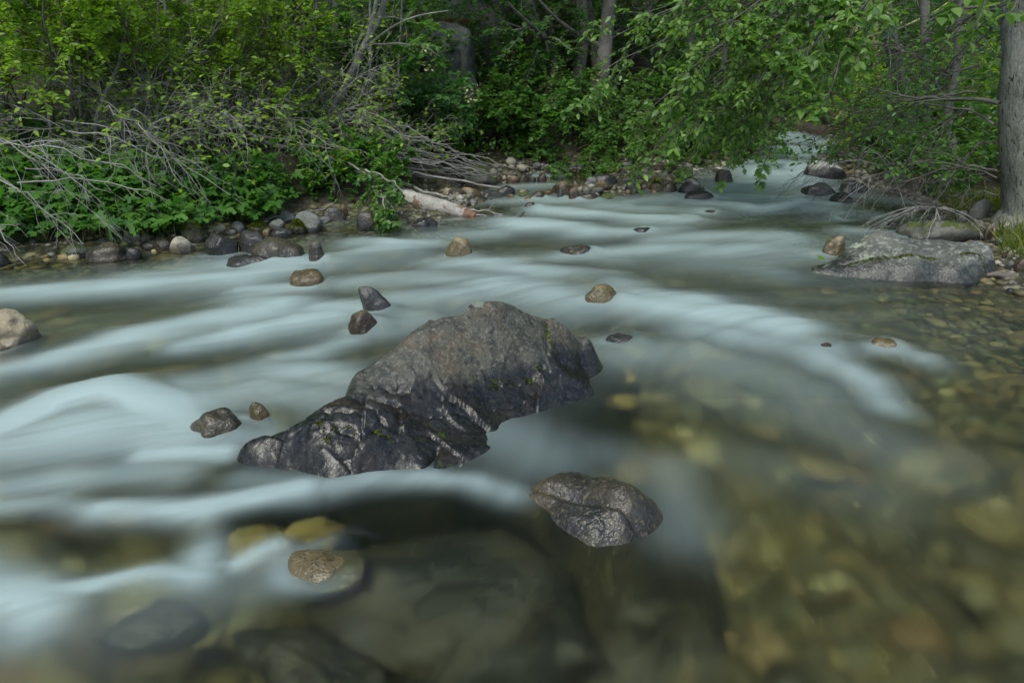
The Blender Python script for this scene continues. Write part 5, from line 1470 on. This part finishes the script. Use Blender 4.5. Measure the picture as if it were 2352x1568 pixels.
# --- dead dark boughs of the right bank
DB = []
rg_ = np.random.default_rng(830)
spec = [((2296, 238, 4.95), (1870, 318, 6.2), .30, 'thick dead bough bowing from the big trunk toward the cascade', .016), ((2292, 392, 4.9), (1985, 470, 5.6), .26, 'dead bough leaving the big trunk low and bending to the water', .010), ((2240, 60, 5.6), (1900, 330, 6.4), .3, 'dead bough slanting down from the upper right', .011),
        ((2250, 150, 5.8), (1930, 420, 6.0), .35, 'dead bough sweeping down to the glossy black boulder', .010), ((2230, 250, 6.0), (1990, 505, 5.4), .35, 'dead bough whose tips dip behind the lichen slab', .009), ((2200, 330, 6.2), (2080, 500, 5.3), .3, 'dead bough ending over the mossy slab', .009),
        ((2180, 200, 6.6), (1880, 400, 6.4), .3, 'dead bough in front of the upstream bank', .009), ((2290, 20, 5.3), (2020, 200, 6.0), .2, 'dead bough high beside the big trunk', .010), ((2160, 80, 6.6), (1860, 200, 6.8), .2, 'dead bough high above the cascade', .009), ((2220, 420, 5.9), (1940, 480, 5.6), .2, 'lowest dead bough fanning over the water', .008), ((2270, 330, 5.6), (2120, 505, 5.2), .25, 'dead bough fanning beside the grassy bank', .008),
        ((2240, 100, 6.4), (2060, 330, 6.6), .25, 'dead bough in the dim middle of the right-hand tangle', .009)]
for k, (a, b, sag, lab, r0_) in enumerate(spec):
    n = 2
    p = np.stack([bez(at(*a), at(*b), sag, 12, .014, rg_)] + [bez(at(*a) + rg_.normal(size=3) * .1, at(*b) + rg_.normal(size=3) * np.array([.25, .2, .12]), sag * rg_.uniform(.6, 1.2), 12, .014, rg_) for _ in range(n)])
    r = np.linspace(r0_, .0024, 13)[None] * np.array([1] + [.55] * n)[:, None]
    low = k in (1, 3, 4, 5, 9, 10)
    plant('dead_bough', lab, 'dead branch', at(*a), (p, r), [dict(n=10, t0=.15, ang=.65, lf=.30, jit=.13, trop=(-.15, -.05, -.45 if low else -.1), steps=5, rmin=.0022), dict(n=4, t0=.2, ang=.6, lf=.5, jit=.2, trop=(0, 0, -.2), steps=4, rmin=.0015)],
          dict(n=2, len=.052, wid=.6, mat='leaf_mid', keep=lambda P, r_: (r_.random(len(P)) < .8) & (P[:, 2] > .45)), bark='twig_dark', tip='twig_dark', seed=840 + k, group='dead boughs over the right bank', k0=5, stemname='main_stem', tipname='side_twigs', leafname='leaves')
# pale fans of twigs at the water on the right
for k, (a, n) in enumerate((((2150, 478, 5.35), 12), ((2050, 400, 5.9), 9))):
    rg_ = np.random.default_rng(860 + k)
    o_ = at(*a)
    d_ = nrm(rg_.normal(size=(n, 3)) * np.array([1.0, .5, .5]) + np.array([-.6, -.25, .15]))
    p, r = grow(o_[None].repeat(n, 0), d_, rg_.uniform(.35, .75, n), .005, 7, .08, (-.2, -.1, -1.0), rg_)
    plant('twig_fan', ('tan fan of dead twigs bending into the water beside the mossy slab', 'tan fan of dead twigs over the sloping wet rock')[k], 'dead branch', o_, (p, r), [dict(n=4, t0=.3, ang=.5, lf=.3, jit=.12, trop=(0, 0, -.6), steps=4)], None, bark='twig_grey', tip='twig_grey', seed=870 + k, k0=4)

# --- leafy understory of the right bank
for k, (px, D, h, mt, lab) in enumerate([(2060, 8.6, 1.0, 'leaf_mid', 'light green bush behind the dead boughs, near the cascade'), (2140, 8.0, .9, 'leaf_mid', 'green bush behind the dead boughs, middle one'), (2230, 7.2, .8, 'leaf_mid', 'green bush left of the big trunk'), (2010, 9.6, 1.3, 'leaf_bright', 'lit yellow-green bush upstream of the tangle'),
                                         (2100, 10.2, 1.6, 'leaf_bright', 'lit yellow-green bush deep behind the tangle'), (2200, 9.6, 1.5, 'leaf_bright', 'lit yellow-green bush behind the thin conifers'), (2290, 8.6, 1.4, 'leaf_mid', 'green bush just behind the big trunk'), (1930, 10.8, 1.4, 'leaf_mid', 'green bush above the cascade'), (1850, 11.8, 1.6, 'leaf_mid', 'green bush behind the dark log at the cascade'), (2340, 7.0, 1.3, 'leaf_mid', 'green bush at the right edge behind the big trunk')]):
    rg_ = np.random.default_rng(880 + k)
    b = foot(px, D)
    lv0 = stems_up(b, 7, h, .6, rg_, .008, 7, .1, .3, (-.1, -.2, 0), (0, -.2, -.7))
    plant('understory_bush', lab, 'bush', b, lv0, [dict(n=8, t0=.15, ang=.9, lf=.42, jit=.14, steps=4, trop=(0, 0, -.2)), dict(n=4, t0=.2, ang=.7, lf=.5, jit=.15, steps=3)],
          dict(n=7, prev=3, len=.06, wid=.6, mat=mt, droop=.1), seed=900 + k, group='understory bushes on the right bank')

# --- rose-like shrub over the pale log, and the spray that dips into the stream
for k, (px, D, h, lab, sp_) in enumerate([(750, 6.6, .34, 'small-leaved green shrub with yellow leaves over the fallen log', 26), (815, 6.45, .34, 'small-leaved green shrub right of the yellow-leaved one', 14), (640, 7.4, .5, 'small-leaved shrub at the pale end of the fallen log', 8), (860, 6.6, .4, 'tuft of fresh green leaves before the stick pile', 0)]):
    rg_ = np.random.default_rng(910 + k)
    b = foot(px, D)
    lv0 = stems_up(b, 6, h, .7, rg_, .006, 7, .1, .25, (0, -.2, 0), (0, -.2, -.5))
    plant('rose_shrub', lab, 'shrub', b, lv0, [dict(n=9, t0=.15, ang=.9, lf=.45, jit=.14, steps=4, trop=(0, -.1, -.1)), dict(n=4, t0=.2, ang=.7, lf=.5, jit=.15, steps=3)],
          dict(n=8, prev=3, len=.042, wid=.75, mat='leaf_palm', droop=.05), seed=920 + k, spots=sp_ or None, group='small-leaved shrubs along the fallen log')
rg_ = np.random.default_rng(930)
tg_ = [((785, 364, 6.3), (905, 480, 5.7), .12), ((853, 416, 6.0), (885, 545, 5.45), .12), ((850, 400, 6.0), (905, 520, 5.4), .1), ((870, 440, 5.8), (890, 500, 5.4), .06), ((840, 390, 6.0), (925, 440, 5.6), .06)]
P0 = np.stack([bez(at(*a), at(*b), s_, 9, .01, rg_) for a, b, s_ in tg_])
plant('hanging_spray', 'green leafy spray hanging from a bowed branch across the birch log to the water', 'branch', at(785, 364, 6.3), (P0, np.linspace(.010, .003, 10)[None].repeat(5, 0)),
      [dict(n=9, t0=.3, ang=.7, lf=.26, jit=.1, trop=(0, 0, -.5), steps=4), dict(n=4, t0=.2, ang=.6, lf=.5, jit=.1, trop=(0, 0, -.5), steps=3)], dict(n=7, len=.046, wid=.62, mat='leaf_mid', droop=.3), bark='twig_grey', tip='twig_brown', seed=931, n_single=120, stemname='main_stem')

# --- lobed ground plants on the left bank
rg_ = np.random.default_rng(940)
pm = [MB().add(PALM[0] * np.array([1, 1, s_]), PALM[1], 0, v_).mesh('leaf', M['leaf_palm']) for s_, v_ in ((1, .1), (1.6, .35), (.6, .55), (1.2, .75), (2.0, .9))]
gpos = []
def ground_plant(x, y, nl, size, label, grp, h):
    z = ground(x, y)
    root = thing('lobed_plant', label, 'plant', (x, y, z - .01), grp)
    st_, d_ = [], []
    a = rg_.uniform(0, 6.28) + np.arange(nl) * 2.4
    sp = rg_.uniform(.25, .9, nl)
    dr = np.stack([np.cos(a) * sp, np.sin(a) * sp - .25, np.ones(nl)], -1)
    p, r = grow(np.zeros((nl, 3)), dr, h * rg_.uniform(.6, 1.1, nl), .003, 4, .05, (0, -.1, -.2), rg_, .6)
    v_, f_ = tube(p, r, 3)
    MB().add(v_, f_).build('stalks', M['twig_green'], root, kind='stuff')
    for j in range(nl):
        e = p[j, -1]
        A = nrm(np.array([dr[j, 0] * .8, dr[j, 1] * .8 - .35, rg_.uniform(-.45, .05)]) + rg_.normal(size=3) * .2)
        n_ = UP + np.array([0, -.35, 0]) + rg_.normal(size=3) * .25
        C = nrm(n_ - (n_ @ A) * A)
        B = np.cross(C, A)
        o = bpy.data.objects.new('leaf', pm[rg_.integers(5)])
        col.objects.link(o)
        o.parent = root
        s_ = size * rg_.uniform(.65, 1.2)
        o.matrix_local = Matrix(((A[0] * s_, B[0] * s_, C[0] * s_, e[0]), (A[1] * s_, B[1] * s_, C[1] * s_, e[1]), (A[2] * s_, B[2] * s_, C[2] * s_, e[2]), (0, 0, 0, 1)))
n = 0
while n < 180:
    px, py = rg_.uniform(-30, 640), rg_.uniform(400, 566)
    p = hit(px, py)
    if sdist(np.array([p[0]]), np.array([p[1]]))[0] < .12 or p[1] > 7:
        continue
    ground_plant(p[0], p[1], int(rg_.integers(6, 11)), .115, 'lobed dark green plant in the carpet of alike plants on the left bank', 'lobed plants carpeting the left bank', .28)
    n += 1
# thinner cover elsewhere: one mass
def cover(name, label, n, fx, fy, keep, hmin, hmax, size, mat, shape, clump=1.2, wid=.7, cat='undergrowth', thr=-.15, seed=77):
    r = np.random.default_rng(seed)
    x, y = fx(r, n), fy(r, n)
    k = keep(x, y) & (vnoise(V3(x * clump, y * clump, 3.3), seed) > thr)
    x, y = x[k], y[k]
    hh = hmin + (hmax - hmin) * r.random(len(x)) * (.35 + .65 * sstep(-.4, .6, vnoise(V3(x * clump * .7, y * clump * .7, 8.), seed + 1)))
    P = np.stack([x, y, T(x, y) + hh], -1)
    fr = leaf_frames(P, nrm(r.normal(size=P.shape)), r, tilt=.5)
    v_, f_ = leaf_verts(P, fr, size * r.uniform(.55, 1.25, len(P)), wid, shape)
    return tag(MB().add(v_, f_, 0, np.repeat(np.clip(r.normal(.45, .25, len(P)), 0, 1), len(shape[0]))).build(name, M[mat], kind='stuff'), label, cat)
uni = lambda a, b: (lambda r, n: r.uniform(a, b, n))
cover('undergrowth', 'dim green undergrowth covering the slope behind the far bank', 66000, uni(-11, 11), uni(7.6, 17), lambda x, y: sdist(x, y) > .35, .02, 1.5, .085, 'leaf_back', LEAF, 1.1, .65)
cover('undergrowth', 'leafy ground cover between shrubs on the left bank', 9000, uni(-7, 0), uni(5, 9.5), lambda x, y: sdist(x, y) > .45, .03, .4, .075, 'leaf_palm', PALM, 1.4, 1.0, seed=78)
cover('undergrowth', 'low leaves along the foot of the far bank', 5000, uni(-1, 4.5), uni(8, 10.5), lambda x, y: (sdist(x, y) > .1) & (sdist(x, y) < 1.0), .02, .35, .055, 'leaf_mid', LEAF, 1.5, .65, seed=79)
cover('undergrowth', 'yellow-green lit undergrowth deep in the wood on the right', 24000, uni(2.5, 13), uni(5.6, 15), lambda x, y: sdist(x, y) > .9, .02, 1.0, .075, 'leaf_bright', LEAF, 1.2, .65, seed=80)
# grass by the big tree
r = np.random.default_rng(95)
n = 9000
x, y = r.uniform(2.4, 4.8, n), r.uniform(4.1, 7.0, n)
k = (sdist(x, y) > .12) & (vnoise(V3(x * 2.4, y * 2.4, 0), 4) > -.2)
x, y = x[k], y[k]
P = np.stack([x, y, T(x, y) - .01], -1)
A = nrm(np.stack([r.normal(size=len(x)) * .55 - .1, r.normal(size=len(x)) * .5 - .25, np.ones(len(x))], -1))
B = nrm(np.cross(A, r.normal(size=A.shape)))
C = np.cross(A, B)
GR = (np.array([[0, -.5, 0], [.5, -.42, .06], [1, 0, .28], [.5, .42, .06], [0, .5, 0]]), np.array([[0, 1, 3, 4], [1, 2, 2, 3]]))
GR = (GR[0], np.array([[0, 1, 3, 4], [1, 2, 3, 3]]))
GR = (np.array([[0, -.5, 0], [.55, -.4, .08], [1, -.05, .3], [1, .05, .3], [.55, .4, .08], [0, .5, 0]]), np.array([[0, 1, 4, 5], [1, 2, 3, 4]]))
v_, f_ = leaf_verts(P, (A, B, C), r.uniform(.06, .2, len(x)), .06, GR)
tag(MB().add(v_, f_, 0, np.repeat(r.random(len(x)), 6)).build('grass', M['grass'], kind='stuff'), 'short yellow-green grass on the bank below the big tree', 'grass')

# the wood above the slope: tall crowns far behind the shrubs
r = np.random.default_rng(96)
n = 30000
x, y, z = r.uniform(-18, 18, n), r.uniform(12.5, 24, n), r.uniform(2.2, 17, n)
k = (vnoise(V3(x * .45, y * .45, z * .3), 12) > -.28) & (sdist(x, y) > 1.5)
x, y, z = x[k], y[k], z[k]
P = np.stack([x, y, T(x, y) + z], -1)
v_, f_ = leaf_verts(P, leaf_frames(P, nrm(r.normal(size=P.shape)), r, tilt=.8), r.uniform(.3, .6, len(P)), .6, LEAF)
tag(MB().add(v_, f_, 0, np.repeat(np.clip(r.normal(.4, .25, len(P)), 0, 1), 6)).build('forest', M['leaf_back'], kind='stuff'), 'dark green wood rising behind the far bank', 'forest')

# seedling with broad leaves before the big trunk
def broad_plant(px, py, label, size, nl, D=None):
    p = hit(px, py)
    root = thing('seedling', label, 'plant', p)
    rg_ = np.random.default_rng(int(px))
    stm = bez((0, 0, 0), (0.01, -.03, size * 1.6), 0, 6)[None]
    v_, f_ = tube(stm, np.linspace(.005, .003, 7)[None], 4)
    MB().add(v_, f_).build('stalk', M['twig_green'], root)
    me = MB().add(LEAF10[0] * np.array([1, .5, 1]), LEAF10[1], 0, .8).mesh('leaf', M['leaf_mid'])
    for j in range(nl):
        a = j * 2.4
        A = nrm(np.array([math.cos(a), math.sin(a) - .2, .25 if j > nl / 2 else -.15]))
        C = nrm(UP - A[2] * A)
        B = np.cross(C, A)
        e = stm[0, 6 - j % 4]
        o = link('leaf', me, root)
        s_ = size * rg_.uniform(.8, 1.15)
        o.matrix_local = Matrix(((A[0] * s_, B[0] * s_, C[0] * s_, e[0]), (A[1] * s_, B[1] * s_, C[1] * s_, e[1]), (A[2] * s_, B[2] * s_, C[2] * s_, e[2]), (0, 0, 0, 1)))
broad_plant(2330, 505, 'seedling with broad bright green leaves below the big trunk', .13, 8)
broad_plant(2240, 470, 'smaller leafy sprout in the grass left of the big trunk', .08, 8)
broad_plant(2318, 440, 'leafy sprout growing against the base of the big trunk', .07, 9)

# ------------------------------------------------------------------ logs, stump, root, cliff, odds and ends
def log(name, label, pts, mats, seed, rough=.08, k=18, cat='log'):
    """pts: list of (x,y,z,r,part) ; consecutive runs of the same part name become parts"""
    base = np.array(pts[0][:3])
    root = thing(name, label, cat, base)
    i = 0
    while i < len(pts) - 1:
        j = i
        while j + 1 < len(pts) and pts[j + 1][4] == pts[i][4]:
            j += 1
        seg = pts[i:min(j + 2, len(pts))] if j < len(pts) - 1 else pts[i:]
        if len(seg) > 1:
            a = np.array([s_[:4] for s_ in seg])
            v_, f_, P, R_ = trunk_mesh(a[:, :3], a[:, 3], seed + i, k, rough)
            mb = MB().add(v_ - base, f_)
            for e in (0, len(P) - 1):                      # ragged end caps
                ring = v_[e * k:(e + 1) * k] - base
                c = ring.mean(0) + (P[e] - P[e - 1 if e else 1]) * .1
                mb.add(np.concatenate([ring, c[None]]), np.array([[q_, (q_ + 1) % k, k] for q_ in range(k)]))
            mb.build(seg[0][4], M[mats[seg[0][4]]], root)
        i = j + 1
    return root
lg = []
for px, py, D, r, part in [(548, 346, 7.05, .085, 'bare_wood'), (600, 364, 6.95, .09, 'bare_wood'), (660, 384, 6.85, .088, 'bare_wood'), (720, 403, 6.72, .085, 'bare_wood'), (800, 425, 6.58, .082, 'torn_bark'), (880, 443, 6.42, .08, 'torn_bark'), (905, 450, 6.36, .08, 'birch_bark'), (960, 463, 6.28, .078, 'birch_bark'), (1010, 474, 6.2, .07, 'birch_bark'), (1050, 484, 6.13, .06, 'birch_bark'), (1070, 490, 6.09, .052, 'broken_end'), (1092, 497, 6.04, .03, 'broken_end')]:
    p = at(px, py, D)
    lg.append((p[0], p[1], p[2], r, part))
fl = log('fallen_log', 'fallen log with pale bare wood above and peeling birch bark at the water', lg, {'bare_wood': 'log_bare', 'torn_bark': 'log_bare', 'birch_bark': 'log_birch', 'broken_end': 'log_end'}, 31)
rg_ = np.random.default_rng(960)
mb = MB()
for a, b in [((1062, 480, 6.1), (1155, 492, 6.0)), ((1000, 505, 6.12), (1120, 497, 6.0)), ((1080, 497, 6.05), (1160, 500, 5.98)), ((985, 512, 6.1), (1030, 525, 5.9)), ((900, 420, 6.5), (1005, 470, 6.2))]:
    p = bez(at(*a), at(*b), .02, 7, .008, rg_)[None] - np.array(lg[0][:3])
    rr_ = np.linspace(.010, .004, 8)[None]
    v_, f_ = tube(p, rr_, 5)
    mb.add(v_, f_)
    s_, d_, L_, r_ = kids(p, rr_, 4, .4, 1., .7, rg_, .3)
    q_, r2_ = grow(s_, d_, L_, np.clip(r_, .002, 1), 4, .15, (0, 0, 0), rg_)
    v_, f_ = tube(q_, r2_, 3)
    mb.add(v_, f_)
mb.build('broken_branches', M['twig_grey'], fl, kind='stuff')
p0, p1 = on_water(1795, 312), on_water(1925, 335)
a0, a1 = at(1770, 290, 10.6), at(1935, 317, 10.4)
log('sunken_log', 'dark rotting log lying across the top of the cascade', [(*a0, .12, 'bark'), (*((a0 + a1) / 2 + [0, 0, .02]), .125, 'bark'), (*a1, .11, 'bark')], {'bark': 'log_dark'}, 37)
# orange broken stump
b = foot(430, 7.4)
st_pts = [(*(b - [0, 0, .1]), .12), (*(b + [0, 0, .4]), .10), (*at(428, 260, 7.4), .09), (*at(430, 225, 7.4), .08), (*at(432, 200, 7.4), .05)]
root = thing('broken_stump', 'broken orange-brown tree stump among the dead twigs on the left', 'stump', b)
a = np.array(st_pts)
v_, f_, P, R_ = trunk_mesh(a[:, :3], a[:, 3], 41, 14, .12)
v_[-14:, 2] += np.array([.05, .16, .02, .10, .2, .03, .08, .0, .12, .05, .18, .02, .07, .12])
MB().add(v_ - b, f_).build('trunk', M['stump'], root)
# root at the right edge
rt = [at(2262, 632, 4.12), at(2290, 628, 4.10), at(2315, 636, 4.08), at(2352, 642, 4.1), at(2420, 650, 4.15), at(2520, 640, 4.4)]
root = thing('tree_root', 'gnarled bare root reaching over the water at the right edge', 'root', rt[0])
v_, f_, _, _ = trunk_mesh(np.array(rt), np.array([.012, .02, .024, .024, .028, .03]), 43, 12, .28)
MB().add(v_ - rt[0], f_).build('main_root', M['root'], root)
v_, f_, _, _ = trunk_mesh(np.array([rt[2], at(2308, 655, 4.04), at(2310, 682, 3.98)]), np.array([.02, .015, .009]), 45, 8, .1)
MB().add(v_ - rt[0], f_).build('side_root', M['root'], root)
# stick standing in the rapids
p0, p1 = at(1183, 515, 5.9), at(1204, 486, 5.9)
v_, f_ = tube(bez(p0, p1, .01, 6, .004, rg_)[None], np.linspace(.010, .012, 7)[None], 8)
tag(MB().add(v_, f_).build('upright_stick', M['twig_dark']), 'short dark stick standing up in the rapids beyond the log end', 'stick')
# bowed grey sticks lying along the left shore
for k, (a, b, s_, lab) in enumerate([((555, 518, 5.6), (760, 478, 6.1), .03, 'long bowed stick lying above the bank stones'), ((575, 508, 5.7), (735, 474, 6.2), .02, 'thinner stick beside the long bowed one'), ((540, 525, 5.6), (640, 505, 5.8), .02, 'short stick at the mossy cushion stone'), ((690, 500, 6.0), (830, 455, 6.3), .06, 'stick crossing under the fallen log')]):
    v_, f_ = tube(bez(at(*a), at(*b), s_, 8, .006, rg_)[None], np.linspace(.012, .006, 9)[None], 6)
    tag(MB().add(v_, f_).build('dead_stick', M['twig_grey']), lab, 'stick')
for k, (a, b, r0_, lab) in enumerate([((600, 372, 6.9), (905, 462, 6.35), .022, 'long weathered grey pole lying along the fallen log'), ((880, 405, 6.9), (1035, 462, 6.5), .018, 'short weathered pole slanting to the gravel above the birch log'), ((905, 392, 7.2), (1150, 432, 7.2), .014, 'slim weathered pole lying across the gravel toward the side channel')]):
    p = bez(at(*a), at(*b), .02, 10, .008, rg_)
    p[:, 2] = np.maximum(p[:, 2], T(p[:, 0], p[:, 1]) + r0_)
    v_, f_ = tube(p[None], np.linspace(r0_, r0_ * .6, 11)[None], 8)
    tag(MB().add(v_, f_).build('driftwood_pole', M['twig_grey']), lab, 'driftwood')
# leaf on the slab
p = at(2206 - 160, 0, 4)  # placed below
lf = MB().add(LEAF10[0] * np.array([.06, .05, .06]), LEAF10[1], 0, .8).build('fallen_leaf', M['leaf_mid'])
q_ = at(1880, 604, 4.28)
lf.location = (q_[0], q_[1], q_[2] + .02)
lf.rotation_euler = (.3, -.2, .8)
tag(lf, 'single green leaf lying on the tip of the lichen slab', 'leaf')

# cliff behind the shrubs
def cliff(name, label, x, y, z, size, seed, rz=0.):
    v, f = ico(5)
    p = np.sign(v) * np.abs(v) ** .42
    p = p / np.abs(p).max(0)
    p = p * np.asarray(size)
    q_ = p + seed
    p = p + nrm(v) * (.10 * fbm(q_ * 1.6, seed, 4) + .02 * fbm(q_ * 9, seed + 1, 3))[:, None]
    for a, wd, dp in ((.28 * size[0], .025, .07), (-.45 * size[0], .02, .05)):
        d = np.abs(p[:, 0] - a + .06 * fbm(p * 3, seed + 2, 3))
        p[:, 1] += dp * np.exp(-(d / wd) ** 2) * (p[:, 1] < 0)
    d = np.abs(p[:, 2] - .1 + .08 * fbm(p * 2.5, seed + 3, 3))
    p[:, 1] += .06 * np.exp(-(d / .02) ** 2) * (p[:, 1] < 0)
    o = MB().add(p, f).build(name, M['cliff'])
    o.location = (x, y, z)
    o.rotation_euler = (.04, 0, rz)
    return tag(o, label, 'cliff')
b = foot(1022, 9.5)
cliff('rock_cliff', 'grey cracked rock cliff rising between the plumed shrubs', b[0] + .05, 9.75, at(1020, 62, 9.6)[2] - 1.0, (.36, .45, 1.0), 5, .1)
b = foot(1095, 10.6)
cliff('rock_cliff', 'dark rock wall in shadow right of the grey cliff', b[0] + .15, 11.0, b[2] + .5, (.5, .5, 1.2), 9, -.2)
r = np.random.default_rng(97)
n = 900
x, y = at(1010, 70, 9.8)[0] + r.normal(size=n) * .2, 9.8 + r.normal(size=n) * .14
b = foot(1022, 9.5)
P = np.stack([x, y, np.full(n, at(1020, 62, 9.6)[2] + .04) + r.random(n) * .04], -1)
fr = leaf_frames(P, nrm(r.normal(size=P.shape)), r, tilt=.3, droop=0)
v_, f_ = leaf_verts(P, fr, .06, .12, LEAF)
tag(MB().add(v_, f_, 0, np.repeat(r.random(n), 6)).build('needle_litter', M['needle'], kind='stuff'), 'brown needle litter on the cliff ledge', 'litter')
